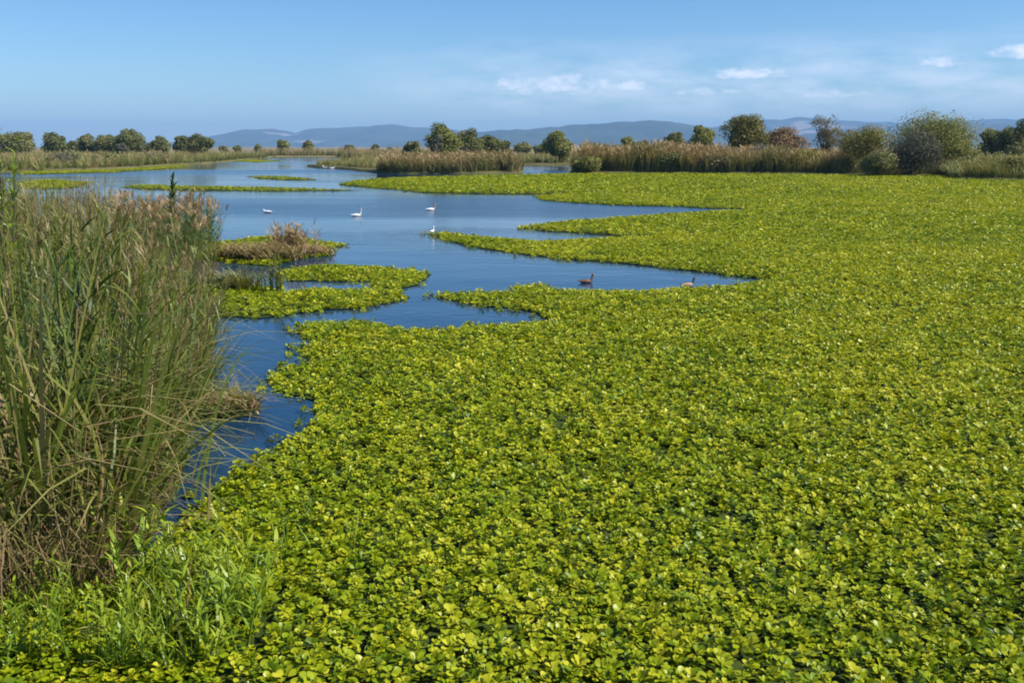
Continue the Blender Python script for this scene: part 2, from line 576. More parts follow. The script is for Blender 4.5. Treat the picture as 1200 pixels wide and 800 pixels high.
def hills(name, prof, dist, depth, seed, mat):
    """a range: crest heights from the skyline, falling to the plain in front and behind, gullied"""
    pxs = np.array([p[0] for p in prof], float)
    pys = np.array([p[1] for p in prof], float)
    nu, nv = 520, 40
    U = np.linspace(-400, 1700, nu)
    crest_py = np.interp(U, pxs, pys)
    u2 = np.stack([U / 26.0, U * 0], 1)
    crest_py = crest_py + (vnoise(u2, 1.0, seed + 8) - .5) * 2.6 + (vnoise(u2, .37, seed + 9) - .5) * 1.5
    V = np.linspace(-1, 1, nv)
    rows = []
    uu, vv = np.meshgrid(U, V)
    P = np.stack([uu.ravel() / 30, vv.ravel() * 6], 1)
    nz = vnoise(P, 1.7, seed) * .5 + vnoise(P, .6, seed + 1) * .3 + vnoise(P, .28, seed + 2) * .2
    nz = nz.reshape(uu.shape)
    d = dist + vv * depth
    x = (uu - 600) / FPX * (dist * cp_) * (1 + 0 * vv)
    hc = np.array([[ZD(py, dist) for py in crest_py]] * nv)
    shape = np.clip(1 - np.abs(vv) ** 1.25, 0, 1)
    z = hc * shape * (1 - 0.95 * (1 - nz) * np.clip(1 - shape, 0, 1) ** .5)
    z = np.maximum(z - 8, -2)
    Vt = np.stack([x.ravel(), d.ravel(), z.ravel()], 1)
    i, j = np.meshgrid(np.arange(nv - 1), np.arange(nu - 1), indexing='ij')
    a = (i * nu + j).ravel()
    F = np.stack([a, a + 1, a + nu + 1, a + nu], 1)
    o = link(name, np_mesh(name, Vt, F, mat, smooth=True))
    o['kind'] = 'structure'
    return o


def hill_mat():
    m, t, out = new_mat('scrub_hill')
    ge = N(t, 'ShaderNodeNewGeometry')
    n1 = noise(t, ge.outputs['Position'], 0.0022, 6, 0.6)
    col = ramp(t, n1, [(0.35, (0.02, 0.035, 0.02)), (0.6, (0.05, 0.065, 0.035)), (0.8, (0.11, 0.11, 0.07))])
    # bare quarry faces in the scrub
    for (x, y, r) in QUARRY:
        v = N(t, 'ShaderNodeVectorMath', operation='DISTANCE')
        t.links.new(ge.outputs['Position'], v.inputs[0])
        v.inputs[1].default_value = (x, y, 100)
        f = M(t, 'SUBTRACT', 1.0, M(t, 'DIVIDE', v.outputs['Value'], r))
        f = M(t, 'MULTIPLY', M(t, 'ADD', f, M(t, 'MULTIPLY', M(t, 'SUBTRACT', noise(t, ge.outputs['Position'], 0.006, 4), 0.5), 2.6)), 2.0, True)
        col = mixc(t, f, col, (0.27, 0.23, 0.20))
    b = N(t, 'ShaderNodeBsdfPrincipled')
    t.links.new(col, b.inputs['Base Color'])
    b.inputs['Roughness'].default_value = 0.95
    b.inputs['Specular IOR Level'].default_value = 0.1
    t.links.new(b.outputs[0], out.inputs[0])
    return m


HD1, HD2 = 9000.0, 6500.0
QUARRY = [((346 - 600) / FPX * HD1, HD1 - 300, 170), ((398 - 600) / FPX * HD1, HD1 - 1200, 200), ((925 - 600) / FPX * HD1, HD1 - 500, 330), ((890 - 600) / FPX * HD1, HD1 - 900, 220)]
MAT['hill'] = hill_mat()
hills('hills', [(-400, 176), (100, 173), (200, 168), (250, 158), (290, 150), (320, 148), (337, 151), (347, 154), (358, 149), (372, 146.5), (400, 146), (440, 145), (480, 146), (510, 148), (545, 152), (580, 156), (620, 154),
                (680, 150), (760, 147), (830, 147), (860, 143), (900, 137), (930, 134), (960, 136), (1000, 141), (1050, 142), (1100, 138), (1150, 136), (1200, 138), (1300, 140), (1450, 150), (1700, 165)], HD1, 1900, 11, MAT['hill'])
hills('hills', [(-400, 176), (420, 173), (480, 164), (540, 155), (570, 152), (600, 150), (650, 145.5), (700, 141.5), (740, 139), (760, 138), (785, 140.5), (810, 144), (840, 149), (880, 154), (940, 156), (1000, 154), (1060, 148), (1120, 144), (1180, 143), (1240, 146), (1320, 156), (1400, 168), (1700, 175)], HD2, 1300, 23, MAT['hill'])

# ------------------------------------------------------------------ scattering (for ground cover and reed masses)
_lib = {}


def library(key, meshes):
    col = bpy.data.collections.new('variants_' + key)
    for i, me in enumerate(meshes):
        o = bpy.data.objects.new('variant_%s_%02d' % (key, i), me)
        col.objects.link(o)
    _lib[key] = (col, meshes)


def scatter_group(key):
    col = _lib[key][0]
    g = bpy.data.node_groups.new('scatter_' + key, 'GeometryNodeTree')
    g.interface.new_socket('Geometry', in_out='INPUT', socket_type='NodeSocketGeometry')
    g.interface.new_socket('Geometry', in_out='OUTPUT', socket_type='NodeSocketGeometry')
    gi, go = N(g, 'NodeGroupInput'), N(g, 'NodeGroupOutput')
    ci = N(g, 'GeometryNodeCollectionInfo')
    ci.inputs['Collection'].default_value = col
    ci.inputs['Separate Children'].default_value = True
    ci.inputs['Reset Children'].default_value = True
    ip = N(g, 'GeometryNodeInstanceOnPoints')
    ip.inputs['Pick Instance'].default_value = True

    def attr(name, typ):
        n = N(g, 'GeometryNodeInputNamedAttribute', data_type=typ)
        n.inputs['Name'].default_value = name
        return n.outputs['Attribute']
    s = attr('scl', 'FLOAT')
    sel = N(g, 'FunctionNodeCompare', data_type='FLOAT', operation='GREATER_THAN')
    g.links.new(s, sel.inputs[0])
    sel.inputs[1].default_value = 0.001
    e2r = N(g, 'FunctionNodeEulerToRotation')
    g.links.new(attr('rot', 'FLOAT_VECTOR'), e2r.inputs[0])
    g.links.new(gi.outputs[0], ip.inputs['Points'])
    g.links.new(sel.outputs[0], ip.inputs['Selection'])
    g.links.new(ci.outputs[0], ip.inputs['Instance'])
    g.links.new(attr('idx', 'INT'), ip.inputs['Instance Index'])
    g.links.new(e2r.outputs[0], ip.inputs['Rotation'])
    g.links.new(s, ip.inputs['Scale'])
    jn = N(g, 'GeometryNodeJoinGeometry')
    g.links.new(gi.outputs[0], jn.inputs[0])
    g.links.new(ip.outputs[0], jn.inputs[0])
    g.links.new(jn.outputs[0], go.inputs[0])
    return g


_groups = {}


def scatter(name, key, P, rot, scl, idx, parent=None, base=None, loc=(0, 0, 0)):
    """one object: optional base sheet (verts, faces, material) plus instances at the points P"""
    bv, bf, bmat = base if base is not None else (np.zeros((0, 3)), [], None)
    n0 = len(bv)
    me = bpy.data.meshes.new(name)
    allv = np.vstack([bv, P]) - np.array(loc)
    me.from_pydata([tuple(v) for v in allv], [], [tuple(f) for f in bf])
    if bmat:
        me.materials.append(bmat)
    n = n0 + len(P)
    a = me.attributes.new('scl', 'FLOAT', 'POINT')
    a.data.foreach_set('value', np.concatenate([np.zeros(n0), scl]).astype(np.float32))
    a = me.attributes.new('idx', 'INT', 'POINT')
    a.data.foreach_set('value', np.concatenate([np.zeros(n0), idx]).astype(np.int32))
    a = me.attributes.new('rot', 'FLOAT_VECTOR', 'POINT')
    a.data.foreach_set('vector', np.vstack([np.zeros((n0, 3)), rot]).astype(np.float32).ravel())
    o = link(name, me, parent, loc)
    if key not in _groups:
        _groups[key] = scatter_group(key)
    md = o.modifiers.new('scatter', 'NODES')
    md.node_group = _groups[key]
    o['kind'] = 'stuff'
    return o


def sheet(poly, z, seed, amp=0.05, step=0.4, mat=None):
    import bmesh
    q = wobble(poly, amp, step, seed)
    bm = bmesh.new()
    bm.faces.new([bm.verts.new((p[0], p[1], z)) for p in q])
    bmesh.ops.triangulate(bm, faces=bm.faces[:])
    bm.normal_update()
    if sum(f.normal.z * f.calc_area() for f in bm.faces) < 0:
        bmesh.ops.reverse_faces(bm, faces=bm.faces[:])
    bm.verts.index_update()
    v = np.array([tuple(x.co) for x in bm.verts])
    f = [[x.index for x in fc.verts] for fc in bm.faces]
    bm.free()
    return v, f, mat


# ------------------------------------------------------------------ floating leaf rosettes
def rosette(seed):
    """a small dome of overlapping leaves: a flat lower ring, a raised inner ring, young leaves on top"""
    r = random.Random(seed)
    mb = MB()
    spec = []
    n1, n2, n3 = r.randint(6, 8), r.randint(4, 6), r.randint(2, 3)
    for n, L0, L1, t0, t1, x0, z0 in ((n1, .048, .072, -8, 22, .022, .0), (n2, .042, .062, 12, 45, .010, .022), (n3, .028, .042, 40, 72, .003, .036)):
        ph = r.uniform(0, 6.283)
        for k in range(n):
            spec.append((ph + 6.283 * (k + r.uniform(-.32, .32)) / n, r.uniform(L0, L1), rad(r.uniform(t0, t1)), x0 * r.uniform(.5, 1.5), z0 + r.uniform(-.006, .01)))
    base = r.gauss(.55, .09)
    for az, L, tilt, x0, z0 in spec:
        W = L * r.uniform(.28, .44)
        roll = rad(r.uniform(-25, 25))
        ca, sa = math.cos(az), math.sin(az)
        tint = min(.9, max(0, base + r.gauss(0, .13) + z0 * 4))
        if r.random() < .009:
            tint = 1.25
        rows = [(0, .07), (.3, .66), (.6, 1), (.86, .70), (1, .10)]
        cur = r.uniform(-.35, .1)
        vs = []
        for t, w in rows:
            l = L * t
            zc = l * math.sin(tilt) + cur * l * t
            rr = x0 + l * math.cos(tilt)
            for sgn in (-1, 0, 1):
                lat = sgn * w * W
                zz = z0 + zc + lat * math.sin(roll) + (abs(sgn) * w * W * .22)
                la = lat * math.cos(roll)
                vs.append((ca * rr - sa * la, sa * rr + ca * la, zz))
        for i in range(4):
            for j in (0, 1):
                a = i * 3 + j
                mb.face([vs[a], vs[a + 1], vs[a + 4], vs[a + 3]], tint)
    # stem stub
    mb.tube([(0, 0, -.06), (0, 0, .02)], [.004, .003], 3, .3, cap=False)
    me = mb.mesh('rosette_%d' % seed, MAT['carpet'])
    import bmesh
    bm = bmesh.new()
    bm.from_mesh(me)
    bmesh.ops.remove_doubles(bm, verts=bm.verts[:], dist=1e-5)
    bm.to_mesh(me)
    bm.free()
    me.polygons.foreach_set('use_smooth', np.ones(len(me.polygons), dtype=bool))
    return me


ROS = [rosette(100 + i) for i in range(12)]
library('rosette', ROS)


def carpet_points(poly, seed, zones, frustum=True):
    out = []
    lo, hi = poly.min(0), poly.max(0)
    for k, (d0, d1, s, scl) in enumerate(zones):
        y0, y1 = max(d0, lo[1]), min(d1, hi[1])
        if y1 <= y0:
            continue
        half = (y1 * 0.62 + 3.5)
        P = jgrid(max(lo[0], -half), min(hi[0], half), y0, y1, s, seed + k)
        if frustum:
            P = P[np.abs(P[:, 0]) < P[:, 1] * 0.62 + 3.5]
        P = P[(P[:, 1] >= d0) & (P[:, 1] < d1)]
        ins = inside(poly, P)
        ed0 = edge_dist(poly, P)
        rg = np.random.RandomState(seed + 50 + k)
        # a few loose rosettes drift just outside the edge
        loose = ~ins & (rg.rand(len(P)) < .30 * (1 - ed0 / (.22 + s)))
        sel = ins | loose
        P, ins, ed0 = P[sel], ins[sel], ed0[sel]
        if not len(P):
            continue
        ed = np.clip(ed0 / 0.9, 0, 1) * ins
        bumpy = vnoise(P, 1.1, seed) * .6 + vnoise(P, .35, seed + 3) * .4
        keep = rg.rand(len(P)) < np.clip(0.72 + 1.2 * (vnoise(P, .6, seed + 9) - .12), .55, 1)
        z = 0.02 + ed * (0.085 * bumpy + 0.03 * rg.rand(len(P))) * min(1.2, scl)
        S = scl * (0.68 + 0.6 * rg.rand(len(P)) ** 1.3)
        A = np.stack([P[:, 0], P[:, 1], z, S], 1)[keep]
        out.append(A)
    A = np.vstack(out)
    rg = np.random.RandomState(seed + 99)
    rot = np.stack([rg.normal(0, .22, len(A)), rg.normal(0, .22, len(A)), rg.rand(len(A)) * 6.283], 1)
    idx = rg.randint(0, len(ROS), len(A))
    return A, rot, idx


ZONES = [(2.5, 9, .086, .88), (9, 17, .092, .92), (17, 32, .118, 1.06), (32, 60, .19, 1.5), (60, 130, .34, 2.1)]
cp = wobble(Gp(CARPET_PX), 0.07, 0.45, 31)
A, rot, idx = carpet_points(cp, 5, ZONES)
ppx, ppy = proj(A[:, :3])
rng_ = np.sqrt(A[:, 0] ** 2 + A[:, 1] ** 2 + (CAM_H - A[:, 2]) ** 2)
vis = (ppx > 2) & (ppx < 1198) & (ppy > 2) & (ppy < 798)
score = np.where(vis, A[:, 3] / rng_, 0)
near_i = np.argsort(-score)[:300]
mask = np.ones(len(A), bool)
mask[near_i] = False
carpet = scatter('floating_plant_carpet', 'rosette', A[mask, :3], rot[mask], A[mask, 3], idx[mask], base=sheet(Gp(CARPET_PX), 0.018, 31, .07, .45, MAT['mat']))
tag(carpet, 'broad carpet of glossy yellow-green floating leaves filling the near half of the lagoon', 'water plants')
for i in near_i:
    o = link('leaf_rosette', ROS[idx[i]], carpet, A[i, :3])
    o.rotation_euler = rot[i]
    s = float(A[i, 3])
    o.scale = (s, s, s)

ISZ = [(2, 30, .11, 1.0), (30, 60, .16, 1.1), (60, 400, .32, 1.5)]
for nm, pp, lab, sd in [
    ('floating_plant_patch', ISLA_PX, 'bright green patch of floating leaves joining the reeds across the narrow channel', 61),
    ('floating_plant_patch', ISLB_PX, 'small green leaf raft between the brown brush islet and the channel patch', 62),
    ('floating_plant_patch', ISLC_PX, 'low olive leaf raft under the brown dry brush', 63),
    ('floating_plant_strip', STRIP1_PX, 'long thin green strip of floating leaves crossing the open blue water', 64),
    ('floating_plant_patch', STRIP2_PX, 'small olive leaf patch on water behind the tall left reeds', 65),
    ('floating_plant_strip', LEFTEDGE_PX, 'yellow-green floating fringe along the foot of the left bank', 66),
    ('floating_plant_strip', MID1_PX, 'faint thin leaf streak far out on the open water', 67),
    ('floating_plant_strip', SPIT_PX, 'thin green fringe off the far end of the left bank', 68)]:
    g_ = Gp(pp)
    st = .3 if sd < 64 else 1.5
    am = .06 if sd < 64 else .25
    pl = wobble(g_, am, st, sd)
    A2, r2, i2 = carpet_points(pl, sd, ISZ, False)
    o = scatter(nm, 'rosette', A2[:, :3], r2, A2[:, 3], i2, base=sheet(g_, 0.016, sd, am, st, MAT['mat']))
    tag(o, lab, 'water plants')

# ------------------------------------------------------------------ reeds
def blade(mb, r, x, y, z, az, L, lean, droop, w, tint, tip=None, seg=6, tw=None, mat=0):
    ca, sa = math.cos(az), math.sin(az)
    tw = r.uniform(0, math.pi) if tw is None else tw
    side = (-sa * math.cos(tw) + 0, ca * math.cos(tw), 0)
    side = Vector((-sa, ca, 0)) * math.cos(tw * .5) + Vector((ca, sa, 0)) * math.sin(tw * .5) * .6
    side.normalize()
    pts, ws = [], []
    for i in range(seg + 1):
        t = i / seg
        rr = L * (lean * t + droop * t ** 2.6)
        zz = L * (t * math.sqrt(max(.05, 1 - min(.9, lean * lean))) - droop * 0.75 * t ** 3.2)
        pts.append((x + ca * rr, y + sa * rr, z + zz))
        ws.append(w * (.55 + .9 * t if t < .35 else .87 * (1 - (t - .35) / .65) ** .75 + .0) + w * .04)
    mb.ribbon(pts, ws, side, tint, mat, tip)


def v_rush(seed):
    r = random.Random(seed)
    mb = MB()
    for k in range(r.randint(11, 16)):
        a = r.uniform(0, 6.283)
        d = r.uniform(0, .05)
        dry = r.random()
        tint = r.uniform(.1, .5) if dry < .84 else r.uniform(.55, .85)
        blade(mb, r, d * math.cos(a), d * math.sin(a), 0, a + r.uniform(-.6, .6), r.uniform(.55, 1.02), r.uniform(.02, .3), r.uniform(0, .35) if r.random() < .5 else r.uniform(.3, .75),
              r.uniform(.0048, .0095), tint, tint + r.uniform(0, .25))
    return mb.mesh('rush_%d' % seed, MAT['reed'])


def v_reed(seed, plume=True, dark=False, ptint=.9, pm=0):
    r = random.Random(seed)
    mb = MB()
    for k in range(r.randint(2, 4)):
        a = r.uniform(0, 6.283)
        d = r.uniform(0.01, .06)
        la = r.uniform(0, 6.283)
        ln = r.uniform(.02, .16)
        H = r.uniform(.75, 1.0)
        bx, by = d * math.cos(a), d * math.sin(a)

        def pt(t):
            return (bx + math.cos(la) * ln * H * t ** 1.7, by + math.sin(la) * ln * H * t ** 1.7, H * t)
        mb.tube([pt(t) for t in (0, .35, .7, 1)], [.0035, .003, .0022, .0012], 3, r.uniform(.3, .6), cap=False)
        z = r.uniform(.12, .2)
        side = r.uniform(0, 6.283)
        while z < .93:
            side += math.pi + r.uniform(-.7, .7)
            p = pt(z)
            L = r.uniform(.16, .27) * (1.1 - .4 * z)
            tt = r.uniform(.05, .45) if not dark else r.uniform(0, .2)
            if z < .35 and r.random() < .35:
                tt = r.uniform(.65, .95)
            blade(mb, r, p[0], p[1], p[2], side, L, r.uniform(.35, .7), r.uniform(.1, .5), r.uniform(.0045, .0075), tt, tt + .15, 4)
            z += r.uniform(.055, .10)
        if plume and r.random() < .75:
            p = pt(.95)
            da = r.uniform(0, 6.283)
            for q in range(16):
                a2 = da + r.gauss(0, .9)
                blade(mb, r, p[0], p[1], p[2] + q * .006, a2, r.uniform(.05, .12), r.uniform(.15, .5), r.uniform(.1, .6), .0032 + .003 * pm, min(1, ptint + r.uniform(-.15, .1)), None, 3, mat=pm)
    return mb.mesh('reed_%d' % seed, [MAT['reed'], MAT['dry']])


def v_spike(seed):
    """slender grass with pale spikes"""
    r = random.Random(seed)
    mb = MB()
    for k in range(r.randint(5, 8)):
        a = r.uniform(0, 6.283)
        d = r.uniform(0, .08)
        H = r.uniform(.7, 1.0)
        ln = r.uniform(.0, .16)
        bx, by = d * math.cos(a), d * math.sin(a)
        tn = r.uniform(.45, .8)
        mb.tube([(bx, by, 0), (bx + ln * .3 * math.cos(a), by + ln * .3 * math.sin(a), H * .5), (bx + ln * math.cos(a), by + ln * math.sin(a), H)], [.0028, .0024, .0014], 3, tn, cap=False)
        for q in range(9):
            t = .78 + .22 * q / 8
            blade(mb, r, bx + ln * t * math.cos(a), by + ln * t * math.sin(a), H * t, r.uniform(0, 6.283), r.uniform(.03, .055), .25, .1, .0036, r.uniform(.72, .92), None, 2)
        for q in range(3):
            blade(mb, r, bx, by, H * r.uniform(.05, .4), r.uniform(0, 6.283), r.uniform(.3, .5), r.uniform(.12, .35), r.uniform(0, .3), r.uniform(.003, .005), r.uniform(.15, .6), None, 5)
    return mb.mesh('spike_%d' % seed, MAT['reed'])


def v_dry(seed):
    r = random.Random(seed)
    mb = MB()
    for k in range(r.randint(6, 10)):
        a = r.uniform(0, 6.283)
        d = r.uniform(0, .1)
        H = r.uniform(.4, .95)
        ln = r.uniform(.05, .5)
        b = r.uniform(.5, .9)
        bx, by = d * math.cos(a), d * math.sin(a)
        mb.tube([(bx, by, 0), (bx + ln * .35 * math.cos(a), by + ln * .35 * math.sin(a), H * b), (bx + ln * math.cos(a + .4), by + ln * math.sin(a + .4), H * (b + r.uniform(-.25, .2)))],
                [.003, .0026, .0016], 3, r.uniform(.7, 1.0), cap=False)
        blade(mb, r, bx, by, H * .2, a + 2, r.uniform(.25, .5), r.uniform(.2, .7), r.uniform(.1, .7), .0045, r.uniform(.65, .95), None, 5)
    return mb.mesh('dry_%d' % seed, MAT['reed'])


NR = [v_rush(200 + i) for i in range(7)]
NE = [v_reed(220 + i) for i in range(5)]
NS = [v_spike(240 + i) for i in range(5)]
ND = [v_dry(260 + i) for i in range(4)]
NP = [v_reed(280 + i, True, False, .9, 1) for i in range(3)]
NEAR = NR + NE + NS + ND + NP
kR, kE, kS, kD, kP = range(0, 7), range(7, 12), range(12, 17), range(17, 21), range(21, 24)
library('near_reed', NEAR)


def far_tuft(seed, n=34, plume=.4, lean=.22, mat='bankreed'):
    r = random.Random(seed)
    mb = MB()
    for k in range(n):
        a = r.uniform(0, 6.283)
        d = r.uniform(0, .22)
        tint = min(1, max(0, r.gauss(.4, .2)))
        blade(mb, r, d * math.cos(a), d * math.sin(a), 0, a, r.uniform(.55, 1.0), r.uniform(.02, lean), r.uniform(0, .4), r.uniform(.012, .024), tint, tint + .2, 3)
        if r.random() < plume:
            H = r.uniform(.8, 1.05)
            blade(mb, r, d * math.cos(a) * 1.2, d * math.sin(a) * 1.2, H - .16, a, .18, .2, .3, .022, r.uniform(.75, 1), None, 2)
    return mb.mesh('tuft_%d' % seed, MAT[mat])


FT = [far_tuft(300 + i) for i in range(5)] + [far_tuft(320 + i, 40, 0, .7) for i in range(3)]
library('far_reed', FT)
library('far_grass', [far_tuft(340 + i, 36, .1, .5, 'bankgrass') for i in range(5)] + FT[:1] + FT[5:7])


def clump(name, label, poly_px, s, hfun, kinds, seed, n_ind=40, lean=(.06, .08), cat='reeds', group=None, z0=.05, key='near_reed'):
    poly = Gp(poly_px)
    lo, hi = poly.min(0), poly.max(0)
    P = jgrid(lo[0], hi[0], lo[1], hi[1], s, seed)
    P = P[inside(poly, P)]
    rg = np.random.RandomState(seed)
    n = len(P)
    h = np.array([hfun(p, rg) for p in P])
    idx = np.array([kinds[rg.randint(len(kinds))] for _ in range(n)])
    phi = rg.rand(n) * 6.283
    th = np.abs(rg.normal(lean[0], lean[1], n)) * np.sign(rg.rand(n) - .08)
    rot = np.stack([th * np.sin(phi) + rg.normal(0, .07, n), th * np.cos(phi) + rg.normal(0, .07, n), phi], 1)
    Q = np.column_stack([P, np.full(n, z0)])
    c = (float(P[:, 0].mean()), float(P[:, 1].mean()), z0)
    root = empty(name, c)
    tag(root, label, cat, group)
    order = np.argsort(P[:, 1] - np.abs(P[:, 0] - c[0]) * .0)
    ind = order[:n_ind]
    msk = np.ones(n, bool)
    msk[ind] = False
    meshes = _lib[key][1]
    for i in ind:
        o = link('stalk_tuft', meshes[idx[i]], root, Q[i] - np.array(c))
        o.rotation_euler = rot[i]
        o.scale = (float(h[i]),) * 3
    st = scatter('stalks', key, Q[msk], rot[msk], h[msk], idx[msk], root)
    st.location = (-c[0], -c[1], -c[2])
    return root, n


def hr(a, b):
    return lambda p, rg: a + (b - a) * rg.rand()


L_ = list


def skyline(a=.72, b=1.06):
    xs = [-400, 110, 150, 200, 240, 262]
    ys = [224, 228, 262, 300, 335, 370]

    def f(p, rg):
        px = proj(np.array([[p[0], p[1], 1.2]]))[0][0]
        return max(.5, ZD(float(np.interp(px, xs, ys)), p[1])) * (a + (b - a) * rg.rand())
    return f


clump('reed_clump', 'tall dense green rush clump with brown stems at its dark foot', [(-320, 705), (20, 705), (100, 700), (150, 672), (165, 630), (100, 610), (-250, 600)], .17, skyline(.55, 1.0), L_(kR) * 4 + L_(kE) + L_(kD), 401, 60, lean=(.10, .09))
CH, _n = clump('reed_clump', 'leaning green and tan reed clump beside the narrow channel', [(160, 630), (180, 612), (206, 565), (210, 505), (120, 500), (0, 520), (0, 605), (100, 608)], .19, skyline(.6, 1.02), L_(kR) * 3 + L_(kE) * 2 + L_(kS) + L_(kD) * 2, 402, 50, lean=(.18, .13))
clump('reed_clump', 'mixed reed clump with pale seed spikes between the channel bend and the tall rushes', [(222, 500), (243, 445), (250, 390), (120, 392), (0, 430), (0, 515), (120, 498)], .24, skyline(.65, 1.04), L_(kE) * 2 + L_(kS) * 2 + L_(kR), 403, 40, lean=(.22, .14))
clump('reed_clump', 'tall pale-spiked reed stand rising behind the dark rush clump', [(-320, 560), (0, 510), (0, 420), (60, 345), (140, 330), (120, 300), (-320, 300)], .36, hr(2.0, 2.55), L_(kS) * 4 + L_(kR) * 2, 404, 30)
clump('reed_clump', 'bushy reed clump with purple-brown plumes at the water corner', [(130, 330), (200, 335), (248, 330), (256, 298), (236, 284), (150, 284), (115, 300)], .36, hr(1.35, 1.95), L_(kP) * 4 + L_(kE), 405, 40)
clump('reed_clump', 'low green and tan sedge clump beside the leaf patch', [(140, 390), (250, 388), (256, 362), (252, 335), (180, 338), (110, 350)], .3, skyline(.6, 1.0), L_(kR) * 2 + L_(kS) + L_(kE), 406, 20)

clump('dead_stem_clump', 'dead reddish-brown stems packed at the foot of the tall rushes', [(-300, 716), (20, 716), (110, 706), (160, 672), (165, 645), (100, 660), (-300, 670)], .13, hr(.7, 1.5), L_(kD), 409, 50, lean=(.05, .08))
clump('sedge_clump', 'low bent sedge and dead stems spilling over the channel edge', [(203, 530), (222, 505), (246, 465), (250, 440), (222, 440), (206, 495)], .2, hr(.7, 1.25), L_(kR) * 2 + L_(kD) * 2, 407, 40, lean=(.55, .25))
clump('sedge_clump', 'fallen tan stems lying out over the water beside the bent sedge', [(236, 500), (262, 490), (262, 468), (244, 468)], .16, hr(.6, 1.0), L_(kD), 408, 14, lean=(.9, .3), z0=.02)

# ------------------------------------------------------------------ bank reeds and far grass
def bank_reeds(name, label, poly, s, hfun, tn, seed, key='far_reed'):
    lo, hi = poly.min(0), poly.max(0)
    P = jgrid(lo[0], hi[0], lo[1], hi[1], s, seed)
    P = P[inside(poly, P)]
    rg = np.random.RandomState(seed)
    n = len(P)
    h = np.array([hfun(p) for p in P]) * (.62 + .42 * vnoise(P, 5.0, seed) + .26 * vnoise(P, 1.6, seed + 7)) * (.75 + .5 * rg.rand(n))
    keep = vnoise(P, 3.0, seed + 5) * .6 + vnoise(P, 1.2, seed + 6) * .4 > .22
    P, h = P[keep], h[keep]
    n = len(P)
    idx = np.array([tn[rg.randint(len(tn))] for _ in range(n)])
    rot = np.stack([rg.normal(0, .1, n), rg.normal(0, .1, n), rg.rand(n) * 6.283], 1)
    o = scatter(name, key, np.column_stack([P, np.full(n, .25)]), rot, h, idx)
    tag(o, label, 'reeds')
    return o


allt, refl, shr = list(range(8)), list(range(5)), [5, 6, 7]
bank_reeds('bank_reeds', 'olive reeds and grass covering the left bank below the row of round trees', np.vstack([LB + [0, -.3], [(-70, 262), (-330, 290), (-330, 140)]]), 1.5, lambda p: 1.75 if p[0] < -55 else 1.5, allt, 501, 'far_grass')
bank_reeds('bank_reeds', 'tan dry reeds along the water front of the middle islet', np.vstack([CI + [0, -.2], [(1.2, 114), (-5, 122), (-17, 120)]]), .55, lambda p: 2.0, refl, 502)
bank_reeds('bank_reeds', 'short dry grass round the foot of the islet trees', np.vstack([[(-17, 120), (-5, 122), (1, 118), (-3, 150), (-30, 195), (-33, 150)]]), 1.2, lambda p: 1.2, allt, 503, 'far_grass')
bank_reeds('bank_reeds', 'olive and tan low growth on the shore behind the small blue inlet', MBP, 1.5, lambda p: 1.3, allt, 504, 'far_grass')
RB1 = Gp([(672, 203.8), (760, 203.8), (880, 204.4), (992, 205.6)])
bank_reeds('bank_reeds', 'tall brown reed belt on the right shore between inlet and large willow', np.vstack([RB1 + [0, -.3], [(45, 118), (30, 125), (10, 125)]]), .6, lambda p: 2.75 - (.5 if p[0] > 33 else 0), refl, 505)
bank_reeds('bank_reeds', 'rough brown scrub behind the right reed belt', np.vstack([[(10, 125), (30, 125), (45, 118), (60, 150), (20, 190)]]), 1.3, lambda p: 2.3, allt, 506)
RB2 = Gp([(1125, 211.2), (1210, 212.8), (1400, 212.8)])
bank_reeds('bank_reeds', 'bright green grassy bank beyond the large willow', np.vstack([RB2 + [0, -.3], [(95, 120), (60, 125), (47, 100)]]), .6, lambda p: 1.75, refl, 507, 'far_grass')
bank_reeds('bank_reeds', 'low fringe of grass along the water below the large willow', Gp([(985, 205.8), (1110, 207.3), (1128, 209), (1128, 204.5), (985, 203.5)]), .6, lambda p: .8, refl, 510, 'far_grass')
bank_reeds('bank_reeds', 'orange-brown reeds along the far end of the lagoon', np.array([(-82, 292), (-55, 293), (-20, 293), (-2, 262), (-2, 275), (-20, 306), (-85, 306)], float), 1.6, lambda p: 2.3, refl, 508)
bank_reeds('bank_reeds', 'sandy reed tongue reaching left behind the middle islet', np.vstack([SPP, [(-30, 250), (-50, 255)]]), 1.3, lambda p: 2.0, refl, 509)

# ------------------------------------------------------------------ trees
CROWN = {
    'oak': leaf_mat('crown_olive', [(0, (0.05, 0.06, 0.022)), (.5, (0.115, 0.125, 0.045)), (1, (0.22, 0.205, 0.08))], .6, .24, .12, .2, .25, .5, gain=1.4),
    'green': leaf_mat('crown_green', [(0, (0.055, 0.07, 0.02)), (.5, (0.15, 0.16, 0.042)), (1, (0.28, 0.26, 0.075))], .6, .24, .12, .2, .2, .5, gain=1.25),
    'grey': leaf_mat('crown_grey', [(0, (0.055, 0.062, 0.045)), (.5, (0.115, 0.12, 0.085)), (1, (0.21, 0.205, 0.15))], .65, .22, .1, .2, .2, .5, gain=0.9),
    'brown': leaf_mat('crown_brown', [(0, (0.11, 0.10, 0.05)), (.5, (0.24, 0.205, 0.11)), (1, (0.36, 0.31, 0.18))], .8, .25, .05, .2, .2, .5),
    'red': leaf_mat('crown_red', [(0, (0.13, 0.09, 0.05)), (.5, (0.27, 0.185, 0.10)), (1, (0.38, 0.27, 0.15))], .8, .25, .05, .2, .2, .5),
    'gold': leaf_mat('crown_gold', [(0, (0.07, 0.07, 0.02)), (.5, (0.18, 0.17, 0.04)), (1, (0.34, 0.30, 0.07))], .6, .22, .2, .2, .2, .5, gain=1.05),
}


